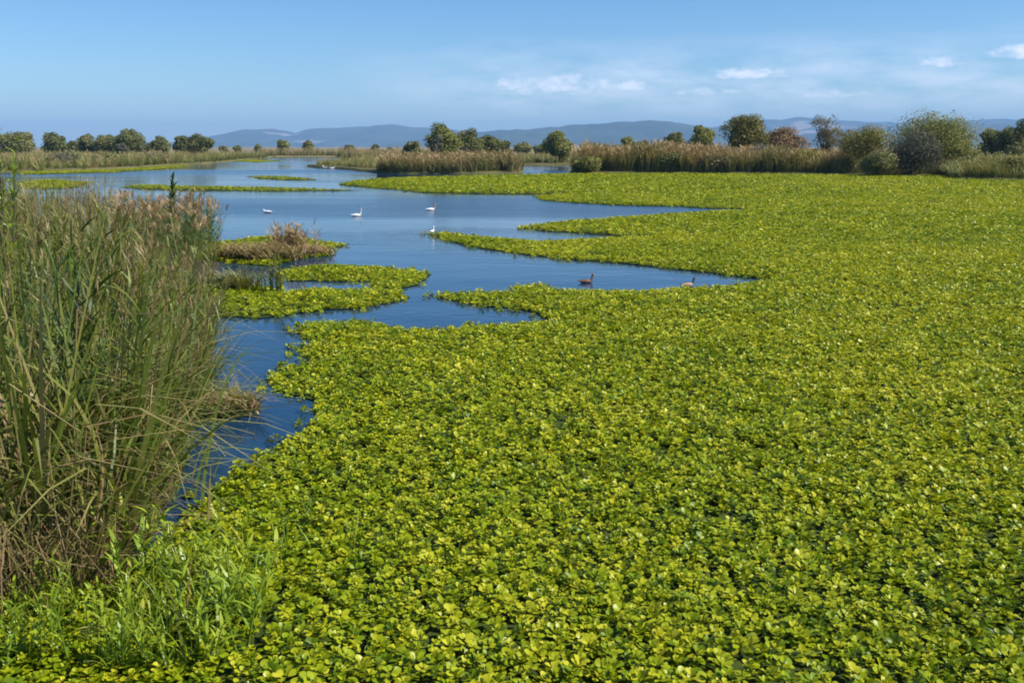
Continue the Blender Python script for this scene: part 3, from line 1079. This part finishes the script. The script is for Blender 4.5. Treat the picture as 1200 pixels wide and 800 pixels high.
def tree(px, d, ytop, wpx, style, label, cat='tree', name='tree', seed=0, zb=0.3, base=.12, leaf=None, nleaf=None, group=None, droop=0.0, up=0.0, nclump=None, asym=0.0, depth=.85):
    rg = np.random.RandomState(seed)
    x = XD(px, d)
    H = ZD(ytop, d) - zb
    W = wpx / FPX * d
    root = empty(name, (x, d, zb))
    tag(root, label, cat, group)
    # clump centres through a lumpy crown
    nc = nclump or int(np.clip(14 + W * 3.2, 14, 46))
    cz, rz = H * (.5 + base * .5), H * (.5 - base * .5)
    cen, rad_ = [], []
    for k in range(nc):
        while True:
            q = rg.normal(0, 1, 3)
            q /= np.linalg.norm(q)
            q *= rg.rand() ** .42
            if up:
                # fan shape: narrow below
                if np.hypot(q[0], q[1]) > .35 + .65 * (q[2] * .5 + .5):
                    continue
            break
        r = W * (rg.uniform(.10, .16) if up else rg.uniform(.11, .24)) * (1.1 - .25 * max(0, q[2]))
        c = np.array([q[0] * (W / 2 - r * .8) + asym * W * (q[2]), q[1] * (W / 2 - r * .8) * depth, cz + q[2] * (rz - r * .7)])
        cen.append(c)
        rad_.append(r)
    cen, rad_ = np.array(cen), np.array(rad_)
    # trunk and limbs
    mb = MB()
    tr = max(.09, H * .028)
    fork = np.array([rg.normal(0, .05) * W, rg.normal(0, .05) * W, H * .28])
    mb.tube([(0, 0, -.2), tuple(fork * [.4, .4, .5]), tuple(fork)], [tr * 1.35, tr, tr * .8], 7, .5)
    for c in cen[rg.permutation(nc)[:min(nc, 14)]]:
        mid = fork * .45 + c * .55 + np.array([0, 0, -.08 * H]) + rg.normal(0, .03 * W, 3)
        mb.tube([tuple(fork * .96), tuple(mid), tuple(c)], [tr * .55, tr * .32, tr * .1], 5, .5)
    link('trunk', mb.mesh('trunk', MAT['bark'], True), root)
    # leaves
    lf = leaf or max(.10, d * .00115)
    nl = nleaf or int(np.clip(W * H * 190 * (.2 / lf) ** 1.6, 2600, 11000))
    wts = rad_ ** 2
    ci = rg.choice(nc, nl, p=wts / wts.sum())
    dirs = rg.normal(0, 1, (nl, 3))
    dirs /= np.linalg.norm(dirs, axis=1)[:, None]
    dirs[:, 2] = np.where(rg.rand(nl) < .3, np.abs(dirs[:, 2]), dirs[:, 2])
    rr = rad_[ci] * (.45 + .65 * rg.rand(nl) ** .6)
    pos = cen[ci] + dirs * rr[:, None] * np.array([1, 1, .85])
    if droop:
        pos[:, 2] -= droop * rad_[ci] * rg.rand(nl) ** 2 * 2.2
    pos[:, 2] = np.maximum(pos[:, 2], .1)
    nrm = dirs + rg.normal(0, .55, (nl, 3))
    nrm /= np.linalg.norm(nrm, axis=1)[:, None]
    ax = rg.normal(0, 1, (nl, 3))
    if droop:
        ax[:, 2] -= 2.5 * droop
    if up:
        ax[:, 2] += 2.0 * up
    a = ax - nrm * np.sum(ax * nrm, 1)[:, None]
    a /= np.linalg.norm(a, axis=1)[:, None]
    b = np.cross(nrm, a)
    L = lf * rg.uniform(.7, 1.3, nl)
    Wd = L * (.55 if not (droop or up) else .3)
    V = np.empty((nl, 4, 3))
    V[:, 0] = pos - a * L[:, None]
    V[:, 1] = pos + b * Wd[:, None] - a * L[:, None] * .1
    V[:, 2] = pos + a * L[:, None]
    V[:, 3] = pos - b * Wd[:, None] - a * L[:, None] * .1
    ctint = rg.normal(.5, .13, nc)
    tint = np.clip(ctint[ci] + rg.normal(0, .13, nl), 0, 1)
    F = np.arange(nl * 4).reshape(nl, 4)
    link('crown', np_mesh('crown', V.reshape(-1, 3), F, CROWN[style], tint), root)
    return root


gl = 'trees along the left bank'
T = [
    (19, 232, 151.5, 46, 'oak', 'broad round olive tree at the end of the left-bank row', gl),
    (65, 225, 154, 31, 'oak', 'compact dark round tree standing apart from the broad end tree', gl),
    (86, 250, 164, 18, 'oak', 'low dark bush filling the gap beside the compact round tree', gl),
    (103, 240, 156, 27, 'oak', 'rounded tree at the start of the touching left-bank group', gl),
    (127, 238, 155, 34, 'oak', 'wide olive tree inside the touching left-bank group', gl),
    (153, 230, 151, 40, 'oak', 'tallest dark tree of the touching left-bank group', gl),
    (143, 205, 166, 18, 'grey', 'small grey-green shrub in front of the tallest left-bank tree', gl),
    (176, 240, 165, 14, 'oak', 'low bush leaning on the tallest left-bank tree', gl),
    (190, 232, 157, 25, 'oak', 'single round tree between the touching group and the end pair', gl),
    (214, 245, 157.5, 24, 'oak', 'paler round tree of the end pair on the left bank', gl),
    (236, 222, 155, 32, 'oak', 'dark round tree closing the end pair on the left bank', gl),
    (262, 330, 170, 12, 'oak', 'tiny dark bush just past the end pair of the left bank', gl),
    (278, 380, 170, 9, 'oak', 'tiny dark bush on the plain below the first blue hill', None),
    (302, 380, 169, 11, 'oak', 'small dark bush among pale far fields', None),
    (332, 345, 163.5, 17, 'green', 'small round green tree below the pale hill notch', None),
    (361, 345, 164.5, 15, 'green', 'small round green tree next to the one below the hill notch', None),
    (409, 350, 169, 13, 'oak', 'low dark bush above the far orange reeds', None),
    (440, 350, 169, 9, 'oak', 'tiny bush above the sandy reed tongue', None),
    (457, 350, 171, 8, 'oak', 'tiniest bush near the lone round tree of the islet', None),
    (483, 150, 160, 23, 'oak', 'lone round tree beside the tall islet tree', None),
    (521, 140, 141.5, 46, 'green', 'tall light-topped tree crowning the middle islet', None),
    (512, 133, 157, 22, 'grey', 'grey-green shrub at the foot of the tall islet tree', None),
    (549, 148, 149, 36, 'oak', 'second tallest islet tree leaning on the tall one', None),
    (572, 152, 157, 34, 'oak', 'dark lower tree in the sloping islet row', None),
    (591, 158, 163, 17, 'oak', 'smallest dark tree ending the sloping islet row', None),
    (547, 128, 171, 22, 'grey', 'low grey shrub on dry grass in front of the islet row', None),
    (613, 260, 166.5, 26, 'oak', 'flat dark thicket on the shore behind the small inlet', None),
    (634, 265, 167, 20, 'oak', 'low dark thicket next to the round inlet tree', None),
    (655, 166, 152.5, 40, 'green', 'round full tree alone behind the small blue inlet', None),
    (690, 230, 166, 16, 'oak', 'low bush between the round inlet tree and brown reeds', None),
    (734, 160, 157, 22, 'green', 'small pale tree poking above the brown reed belt', None),
    (752, 165, 163, 16, 'oak', 'small shrub beside the pale tree above the reed belt', None),
    (791, 150, 151.5, 34, 'oak', 'dark low domed tree behind the brown reed belt', None),
    (822, 145, 144, 36, 'green', 'dark green round tree next to the low domed tree', None),
    (918, 150, 147, 56, 'red', 'rusty reddish-brown shrub mass below the pale hillside', None),
    (1160, 140, 145, 34, 'oak', 'dark tree at the near end of the right thicket', None),
    (1190, 138, 137.5, 44, 'oak', 'tall dark tree of the right thicket above the grassy bank', None),
    (1222, 140, 146, 40, 'oak', 'outer dark tree of the right thicket above the grassy bank', None),
]
for i, (px, d, yt, w, st, lab, g) in enumerate(T):
    tree(px, d, yt, w, st, lab, 'tree' if ZD(yt, d) > 2.9 and w > 16 else 'shrub', 'round_tree' if w > 16 else 'bush', 600 + i, base=.04, group=g)
tree(870, 128, 129.5, 58, 'gold', 'tall light yellow-green tree with clumped crown above the reed belt', seed=701, base=.18, asym=0)
tree(966, 130, 131, 46, 'brown', 'sparse grey-brown feathery tree with upswept branches', name='feathery_tree', seed=702, base=.0, up=1.0, nleaf=4200, nclump=60)
tree(990, 122, 149, 34, 'brown', 'smaller grey-brown feathery shrub beside the sparse feathery tree', name='feathery_shrub', seed=703, base=.0, up=1.0, nleaf=2600, nclump=40)
tree(1016, 103, 143.5, 70, 'gold', 'golden green tree with dark hollow foot beside the large willow', seed=704, base=.25, droop=.35)
tree(1094, 104, 124, 112, 'green', 'large spreading willow, the biggest tree on the right shore', name='willow_tree', seed=705, base=.05, droop=.4, nleaf=20000, leaf=.15, nclump=75)
tree(1068, 98, 147, 66, 'grey', 'grey-leaved willow bush in front of the large willow', name='willow_bush', seed=706, base=.02, droop=.4, zb=.25, nleaf=8000, leaf=.15)
tree(1128, 99, 160, 46, 'green', 'drooping olive bush at the grassy-bank side of the large willow', name='willow_bush', seed=707, base=.02, droop=.5)
tree(1030, 97, 176, 52, 'oak', 'dark low bush in shade under the golden green tree', name='shade_bush', seed=708, base=.02, zb=.2)

for i, (px, d, yt, w, st, lab) in enumerate([
    (690, 107, 182, 36, 'green', 'low olive shrub at the inlet corner of the brown reed belt'),
    (742, 112, 169, 44, 'brown', 'pinkish-brown dry shrub rising inside the brown reed belt'),
    (785, 109, 177, 46, 'oak', 'olive shrub in the belt below the dark domed tree'),
    (842, 108, 178, 50, 'brown', 'brown shrub in the belt below the tall yellow-green tree'),
    (893, 111, 172, 52, 'grey', 'grey-olive shrub in the belt below the rusty shrub mass'),
    (945, 107, 176, 54, 'gold', 'yellowish shrub in the belt below the feathery tree'),
    (985, 106, 184, 36, 'oak', 'low dark shrub between the yellowish shrub and the golden tree'),
    (560, 111, 184, 40, 'oak', 'dark green shrub on the water front of the middle islet'),
    (592, 112, 187, 30, 'green', 'small yellowish shrub at the inlet end of the middle islet'),
    (1150, 92, 186, 52, 'gold', 'bright rounded shrub on the grassy bank beside the willow'),
    (1195, 88, 184, 56, 'gold', 'wide bright shrub farther along the grassy bank'),
    (75, 130, 184, 48, 'grey', 'dark olive shrub low on the left bank slope'),
    (118, 135, 186, 50, 'oak', 'wide flat shrub along the left bank slope'),
    (185, 160, 183, 44, 'brown', 'brown shrub on the left bank below the end pair of trees'),
]):
    tree(px, d, yt, w, st, lab, 'shrub', 'bank_shrub', 760 + i, base=.0)

# ------------------------------------------------------------------ dry brush on the little islet
def brush(name, label, px, py, hpx, wpx, seed, tints, n, style='up', cat='brush'):
    x, y = G(px, py)
    k = FPX / math.hypot(y, CAM_H)
    H, W = hpx / k, wpx / k
    root = empty(name, (x, y, .02))
    tag(root, label, cat)
    r = random.Random(seed)
    for j in range(n):
        mb = MB()
        a = r.uniform(0, 6.283)
        d = r.uniform(0, .5) * W
        bx, by = d * math.cos(a) , d * math.sin(a) * .5
        if style == 'up':
            ln, HH = r.uniform(-.12, .22), H * r.uniform(.45, 1.0)
            pts = [(bx, by, 0), (bx + ln * HH * .3, by, HH * .5), (bx + ln * HH + r.uniform(-.05, .05), by + r.uniform(-.1, .1), HH)]
            tn = r.uniform(*tints)
            mb.tube(pts, [.012, .009, .004], 4, tn)
            for q in range(14):
                t = r.uniform(.15, 1)
                p = (bx + ln * HH * t ** 1.5, by, HH * t)
                blade(mb, r, p[0], p[1], p[2], r.uniform(0, 6.283), r.uniform(.12, .3), r.uniform(.3, .8), r.uniform(0, .4), .014, min(1, tn + r.uniform(-.1, .1)), None, 3)
        else:
            for q in range(26):
                tn = r.uniform(*tints)
                blade(mb, r, bx + r.gauss(0, .06), by + r.gauss(0, .06), 0, r.uniform(0, 6.283), H * r.uniform(.6, 1.25), r.uniform(.1, .6), r.uniform(.3, .8), .016, tn, tn + .1, 5)
        link('stem', mb.mesh('stem', MAT['dry' if name == 'dry_brush' else 'reed']), root)
    return root


brush('dry_brush', 'upright reddish-brown dry stems on the little leaf islet', 343, 301, 38, 74, 801, (.7, 1.0), 80)
brush('dry_brush', 'rounded olive-brown tussock beside the reddish-brown dry stems', 308, 304, 26, 116, 802, (.1, .75), 60, 'mound')
brush('dry_brush', 'low tan tussock on the outer tip of the little leaf islet', 366, 299, 16, 48, 803, (.6, .98), 22, 'mound')
brush('sedge_tuft', 'thin grey-green sedge standing at the back of the channel leaf patch', 322, 346, 46, 26, 804, (.25, .6), 12)
brush('sedge_tuft', 'wispy grey-tan sedge beside the reed corner', 283, 342, 34, 50, 805, (.35, .7), 14, 'mound')
brush('bent_straw', 'collapsed tan straw bundle hanging over the narrow channel', 272, 486, 36, 62, 806, (.6, .9), 16, 'mound')

# dark spire above the plumed clump
x, y = G(204, 300)
root = empty('reed_spire', (x, y, .05))
tag(root, 'single dark green leafy spire rising above the purple-brown plumes', 'reed')
r = random.Random(811)
mb = MB()
HS = ZD(206, y)
mb.tube([(0, 0, 0), (.05, 0, HS * .5), (.16, 0, HS)], [.02, .016, .006], 5, .2)
link('stem', mb.mesh('stem', MAT['reed']), root)
for q in range(70):
    mb = MB()
    t = .3 + .68 * q / 70
    blade(mb, r, .16 * t ** 1.6, 0, HS * t, r.uniform(0, 6.283), r.uniform(.25, .5) * (1.2 - .7 * t), r.uniform(.3, .6), r.uniform(0, .3), .038, r.uniform(0, .2), None, 4)
    link('leaf', mb.mesh('leaf', MAT['reed']), root)

# ------------------------------------------------------------------ single long blades arching out of the reeds
def arc(name, label, p0, p1, dd, w, tint, sag, tube=False):
    """a long stalk from its foot on the ground to its tip, the tip dd metres farther than the foot"""
    x0, y0 = G(*p0)
    y1 = y0 + dd
    z1 = ZD(p1[1], y1)
    x1 = XD(p1[0], y1, z1)
    root_loc = (x0, y0, .0)
    mb = MB()
    pts, ws = [], []
    n = 10
    for i in range(n + 1):
        t = i / n
        pts.append(((x1 - x0) * (t ** 1.35), dd * t, z1 * t + sag * math.sin(math.pi * t) * z1))
        ws.append(w * (1 - .85 * t ** 2))
    if tube:
        mb.tube(pts, ws, 5, tint)
    else:
        mb.ribbon(pts, ws, (.85, .5, 0), tint)
        mb.ribbon([(p[0], p[1], p[2] + .001) for p in pts], [q * .35 for q in ws], (0.3, -.5, .8), tint + .1)
    if name == 'blade':
        return link(name, mb.mesh(name, MAT['reed']), CH, Vector(root_loc) - CH.location)
    o = link(name, mb.mesh(name, MAT['reed']), None, root_loc)
    tag(o, label, 'reed')
    return o


arc('blade', 'long green blade arching out over the dark channel water', (236, 600), (334, 398), .5, .014, .3, .35)
arc('blade', 'short green blade crossing the foot of the long arching blade', (228, 585), (300, 462), .2, .012, .4, .2)
arc('dry_stalk', 'pale tan broken stalk standing upright at the channel end', (244, 622), (247, 545), .05, .016, .85, 0, True)
arc('dry_stalk', 'thin straw leaning left across the foot of the green rushes', (140, 650), (10, 540), .1, .006, .9, .05, True)
arc('dry_stalk', 'thin straw slanting up through the green rushes', (130, 640), (55, 480), .2, .006, .85, .1, True)
arc('blade', 'bright yellow blade bending low at the left rush foot', (20, 690), (2, 590), .05, .012, .62, .1)
arc('dry_stalk', 'upright yellow-tan stalk among the foreground sprigs', (218, 745), (224, 655), .05, .008, .82, 0, True)
arc('blade', 'yellow-green curved blade at the foot of the foreground sprigs', (218, 790), (192, 680), .03, .009, .62, .2)
arc('dry_stalk', 'grey stalk poking up from the leaf carpet', (356, 618), (366, 568), .05, .005, .6, 0, True)
arc('dry_stalk', 'pale stalk leaning over the leaf carpet', (372, 615), (390, 570), .05, .006, .7, 0, True)
arc('dry_stalk', 'brown straw lying across the near leaf carpet', (310, 752), (358, 742), .06, .006, .95, 0.6, True)
arc('dry_stalk', 'grey dry stalk arching over the channel water', (225, 560), (330, 498), .4, .006, .75, .8, True)
arc('dry_stalk', 'thin pale stalk tilted over the channel end', (247, 575), (285, 515), .1, .006, .75, .2, True)

# ------------------------------------------------------------------ leafy weeds in the near left corner
def v_sprig(seed, tall=1.0):
    r = random.Random(seed)
    mb = MB()
    ln, la = r.uniform(.0, .3), r.uniform(0, 6.283)

    def pt(t):
        return (math.cos(la) * ln * t ** 1.5, math.sin(la) * ln * t ** 1.5, t)
    mb.tube([pt(0), pt(.5), pt(1)], [.014, .011, .005], 4, .4, cap=False)
    z, a = .12, r.uniform(0, 6)
    while z < 1:
        p = pt(z)
        a += 2.4 + r.uniform(-.3, .3)
        blade(mb, r, p[0], p[1], p[2], a, r.uniform(.22, .36) * (1.15 - .5 * z), r.uniform(.45, .8), r.uniform(0, .35), r.uniform(.02, .033), min(.82, max(0, r.gauss(.5, .15) + .2 * z)), None, 4, tw=r.uniform(-.5, .5))
        z += r.uniform(.05, .085)
    return mb.mesh('sprig_%d' % seed, MAT['sprig'])


def v_grass(seed):
    r = random.Random(seed)
    mb = MB()
    for k in range(9):
        a = r.uniform(0, 6.283)
        blade(mb, r, .03 * math.cos(a), .03 * math.sin(a), 0, a, r.uniform(.5, 1.0), r.uniform(.05, .4), r.uniform(.05, .5), r.uniform(.008, .014), r.uniform(.3, .88), None, 5)
    return mb.mesh('grass_%d' % seed, MAT['sprig'])


SPR = [v_sprig(900 + i) for i in range(6)] + [v_grass(920 + i) for i in range(4)]


def weeds(name, label, poly_px, s, h0, h1, kinds, seed, cat='weeds'):
    poly = Gp(poly_px)
    lo, hi = poly.min(0), poly.max(0)
    P = jgrid(lo[0], hi[0], lo[1], hi[1], s, seed)
    P = P[inside(poly, P)]
    rg = np.random.RandomState(seed)
    c = P.mean(0)
    root = empty(name, (c[0], c[1], .02))
    tag(root, label, cat)
    for p in P:
        k = kinds[rg.randint(len(kinds))]
        o = link('sprig' if k < 6 else 'grass_tuft', SPR[k], root, (p[0] - c[0], p[1] - c[1], 0))
        h = rg.uniform(h0, h1)
        o.scale = (h, h, h)
        o.rotation_euler = (rg.normal(0, .12), rg.normal(0, .12), rg.rand() * 6.28)
    return root


weeds('leafy_weeds', 'upright leafy sprigs and grass growing through the leaf carpet beside the rush foot', [(140, 800), (290, 800), (320, 710), (270, 665), (190, 670), (140, 710)], .125, .3, .62, [0, 1, 2, 3, 6, 7, 8, 9], 931)
weeds('leafy_weeds', 'dark leafy weeds crowding the shaded foot of the rush clump', [(-120, 800), (150, 800), (150, 705), (90, 712), (-120, 715)], .13, .22, .5, [0, 1, 2, 3, 4, 5, 6, 7], 932)
weeds('leafy_weeds', 'short loose sprigs scattered where the leaf carpet meets the channel', [(240, 650), (330, 690), (430, 650), (370, 600), (290, 610)], .3, .2, .42, [3, 6, 7, 8, 9], 933)
weeds('leafy_weeds', 'bright yellow-green tall sprigs standing at the edge of the rushes', [(125, 700), (170, 695), (175, 672), (130, 676)], .17, .5, .75, [0, 1, 2], 934)
weeds('leafy_weeds', 'grass and leafy shoots fringing the channel side of the reeds', [(175, 650), (205, 605), (208, 585), (190, 585), (155, 645)], .2, .2, .4, [1, 2, 6, 7, 8, 9], 935)

# leafy sapling at the left edge
x, y = -6.45, 11.2
root = empty('sapling', (x, y, .05))
tag(root, 'yellow-green leafy sapling standing taller than the reeds on the left', 'sapling')
r = random.Random(941)
mb = MB()
HS = 3.35
for b in range(6):
    lx = r.uniform(-.25, .45)
    ly = r.uniform(-.3, .3)
    hh = HS * r.uniform(.78, 1.0)
    mb.tube([(0, 0, 0), (lx * .3, ly * .3, hh * .5), (lx, ly, hh)], [.022, .015, .004], 5, .6)
    lm = MB()
    for q in range(60):
        t = r.uniform(.4, 1.02)
        blade(lm, r, lx * t ** 1.6, ly * t ** 1.6, hh * t, r.uniform(0, 6.283), r.uniform(.1, .2), r.uniform(.4, .8), r.uniform(0, .5), .013, min(1, max(0, r.gauss(.62, .15))), None, 3)
    link('foliage', lm.mesh('foliage', MAT['sprig']), root)
link('stem', mb.mesh('stem', MAT['bark']), root)

# ------------------------------------------------------------------ birds
def simple(name, c, rough=.7):
    m, t, out = new_mat(name)
    b = N(t, 'ShaderNodeBsdfPrincipled')
    ge = N(t, 'ShaderNodeNewGeometry')
    nz = noise(t, ge.outputs['Position'], 30, 3)
    t.links.new(ramp(t, nz, [(.3, tuple(v * .8 for v in c)), (.7, tuple(min(1, v * 1.15) for v in c))]), b.inputs[0])
    b.inputs['Roughness'].default_value = rough
    t.links.new(b.outputs[0], out.inputs[0])
    return m


FE = {'white': simple('white_feathers', (.78, .76, .74)), 'grey': simple('pale_grey_feathers', (.55, .55, .55)), 'brown': simple('brown_feathers', (.08, .05, .035)),
      'dark': simple('dark_feathers', (.03, .028, .028)), 'rust': simple('rusty_feathers', (.17, .075, .04)), 'bill': simple('bill', (.25, .12, .05), .4), 'tan': simple('tan_feathers', (.33, .22, .15))}


def bird(name, label, px, py, heading, L, body, head, wing, tailm, neck=1.0, z=0.0, group=None, cat='bird', legs=0.0):
    """swimming bird of body length L: one loft from tail to bill, wings and eyes as parts"""
    x, y = G(px, py, z)
    root = empty(name, (x, y, z + legs))
    root.rotation_euler = (0, 0, heading)
    tag(root, label, cat, group)
    # (x along, z up, half width, half height, material)
    S = [(-.56, .17, .01, .008, 3), (-.50, .165, .05, .022, 3), (-.38, .13, .12, .07, 0), (-.2, .09, .175, .125, 0), (0, .08, .19, .145, 0), (.18, .09, .17, .135, 0), (.30, .14, .12, .115, 0),
         (.36, .22 + .03 * neck, .075, .075, 1), (.375, .24 + .13 * neck, .052, .055, 1), (.385, .24 + .24 * neck, .05, .058, 1), (.41, .24 + .31 * neck, .062, .066, 1), (.46, .245 + .325 * neck, .058, .056, 1),
         (.50, .235 + .315 * neck, .035, .034, 4), (.56, .225 + .305 * neck, .032, .018, 4), (.61, .22 + .30 * neck, .02, .008, 4)]
    P = [Vector((s[0], 0, s[1])) for s in S]
    n = 12
    vs, fs, ms = [], [], []
    for i, s in enumerate(S):
        d = (P[min(i + 1, len(P) - 1)] - P[max(0, i - 1)]).normalized()
        u = Vector((-d.z, 0, d.x))
        for j in range(n):
            a = 2 * math.pi * j / n
            q = P[i] + Vector((0, 1, 0)) * math.cos(a) * s[2] + u * math.sin(a) * s[3]
            vs.append(tuple(q * L))
    for i in range(len(S) - 1):
        for j in range(n):
            fs.append((i * n + j, i * n + (j + 1) % n, (i + 1) * n + (j + 1) % n, (i + 1) * n + j))
            ms.append(S[i + 1][4] if S[i + 1][4] != 0 else S[i][4] if i < 2 else 0)
    fs.append(tuple(range(n))[::-1])
    ms.append(3)
    fs.append(tuple((len(S) - 1) * n + j for j in range(n)))
    ms.append(4)
    me = bpy.data.meshes.new('body')
    me.from_pydata(vs, [], fs)
    for k in (body, head, wing, tailm, 'bill'):
        me.materials.append(FE[k])
    me.polygons.foreach_set('material_index', np.array(ms, dtype=np.int32))
    me.polygons.foreach_set('use_smooth', np.ones(len(fs), dtype=bool))
    body_o = link('body', me, root)
    for sg in (-1, 1):
        wv, wf = [], []
        R = [(.22, .13, .10), (.08, .16, .125), (-.12, .165, .11), (-.32, .165, .07), (-.50, .175, .015)]
        m = 7
        for (xx, zz, hh) in R:
            for j in range(m):
                a = -math.pi * .35 + math.pi * .8 * j / (m - 1)
                wy = .205 - abs(xx + .02) * .22
                for_y = wy * math.cos(a) ** .8 if math.cos(a) > 0 else 0
                wv.append((xx * L, sg * max(.012, for_y) * L, (zz - .03 + hh * math.sin(a)) * L))
        for i in range(len(R) - 1):
            for j in range(m - 1):
                q = (i * m + j, i * m + j + 1, (i + 1) * m + j + 1, (i + 1) * m + j)
                wf.append(q if sg < 0 else q[::-1])
        w = bpy.data.meshes.new('wing')
        w.from_pydata(wv, [], wf)
        w.materials.append(FE[wing])
        w.polygons.foreach_set('use_smooth', np.ones(len(wf), dtype=bool))
        link('wing', w, root)
        e = MB()
        ez = .255 + .325 * neck
        for k in range(6):
            a0, a1 = k * math.pi / 3, (k + 1) * math.pi / 3
            c = (.445 * L, sg * .064 * L, ez * L)
            e.face([c, (c[0] + .011 * L * math.cos(a0), c[1] - sg * .004 * L, c[2] + .011 * L * math.sin(a0)), (c[0] + .011 * L * math.cos(a1), c[1] - sg * .004 * L, c[2] + .011 * L * math.sin(a1))])
        link('eye', e.mesh('eye', FE['dark']), body_o)
        if legs:
            lg = MB()
            lg.tube([(.02 * L, sg * .06 * L, .02 * L), (.0, sg * .06 * L, -legs * .5), (.02 * L, sg * .06 * L, -legs)], [.012 * L, .009 * L, .009 * L], 5)
            lg.tube([(.0, sg * .06 * L, -legs), (.1 * L, sg * .06 * L, -legs)], [.01 * L, .006 * L], 5)
            link('leg', lg.mesh('leg', FE['dark']), root)
    return root


bird('white_bird', 'white water bird with its head tucked low on open water near the dry brush', 313.5, 249.5, math.pi - .3, .52, 'white', 'white', 'white', 'white', .15)
bird('white_bird', 'white water bird with slender neck raised, swimming in mid lagoon', 418, 253.5, .15, .52, 'white', 'grey', 'white', 'white', 1.35)
bird('white_bird', 'white water bird with a brownish head on the darker rippled water', 505, 246.5, .2, .52, 'white', 'tan', 'white', 'grey', 1.3)
bird('white_bird', 'small white bird standing on the tip of a leaf tongue', 506.5, 275, 1.1, .28, 'white', 'white', 'white', 'white', 1.5, z=.03, legs=.1)
bird('duck', 'brown duck with dark tail swimming in the calm blue inlet', 687, 331.5, .15, .38, 'brown', 'brown', 'rust', 'dark', .9)
bird('duck', 'dark-headed duck half hidden behind the edge of the leaf carpet', 806, 335.5, .3, .38, 'tan', 'dark', 'tan', 'dark', .8)
bird('far_bird', 'pale bird with a darker neighbour far out on the lagoon', 381, 197.5, 2.6, 1.0, 'grey', 'white', 'grey', 'grey', .6)
bird('far_bird', 'darker grey-brown bird beside the pale one far out on the lagoon', 389, 198, .3, .9, 'tan', 'grey', 'grey', 'dark', .3)

# ------------------------------------------------------------------ air
import bmesh
bm = bmesh.new()
bmesh.ops.create_cube(bm, size=1.0)
me = bpy.data.meshes.new('haze')
bm.to_mesh(me)
bm.free()
hz = link('haze', me)
hz.scale = (29000, 15800, 380)
hz.location = (0, 7200, 380 / 2 - 1.8)
hz['kind'] = 'stuff'
hz['label'] = 'pale blue summer haze filling the air over the lagoon and hills'
hz['category'] = 'haze'
m, t, out = new_mat('haze_air')
pv = N(t, 'ShaderNodeVolumePrincipled')
pv.inputs['Color'].default_value = (0.34, 0.60, 0.97, 1)
pv.inputs['Density'].default_value = 1.2e-4
pv.inputs['Anisotropy'].default_value = 0.0
t.links.new(pv.outputs[0], out.inputs['Volume'])
me.materials.append(m)
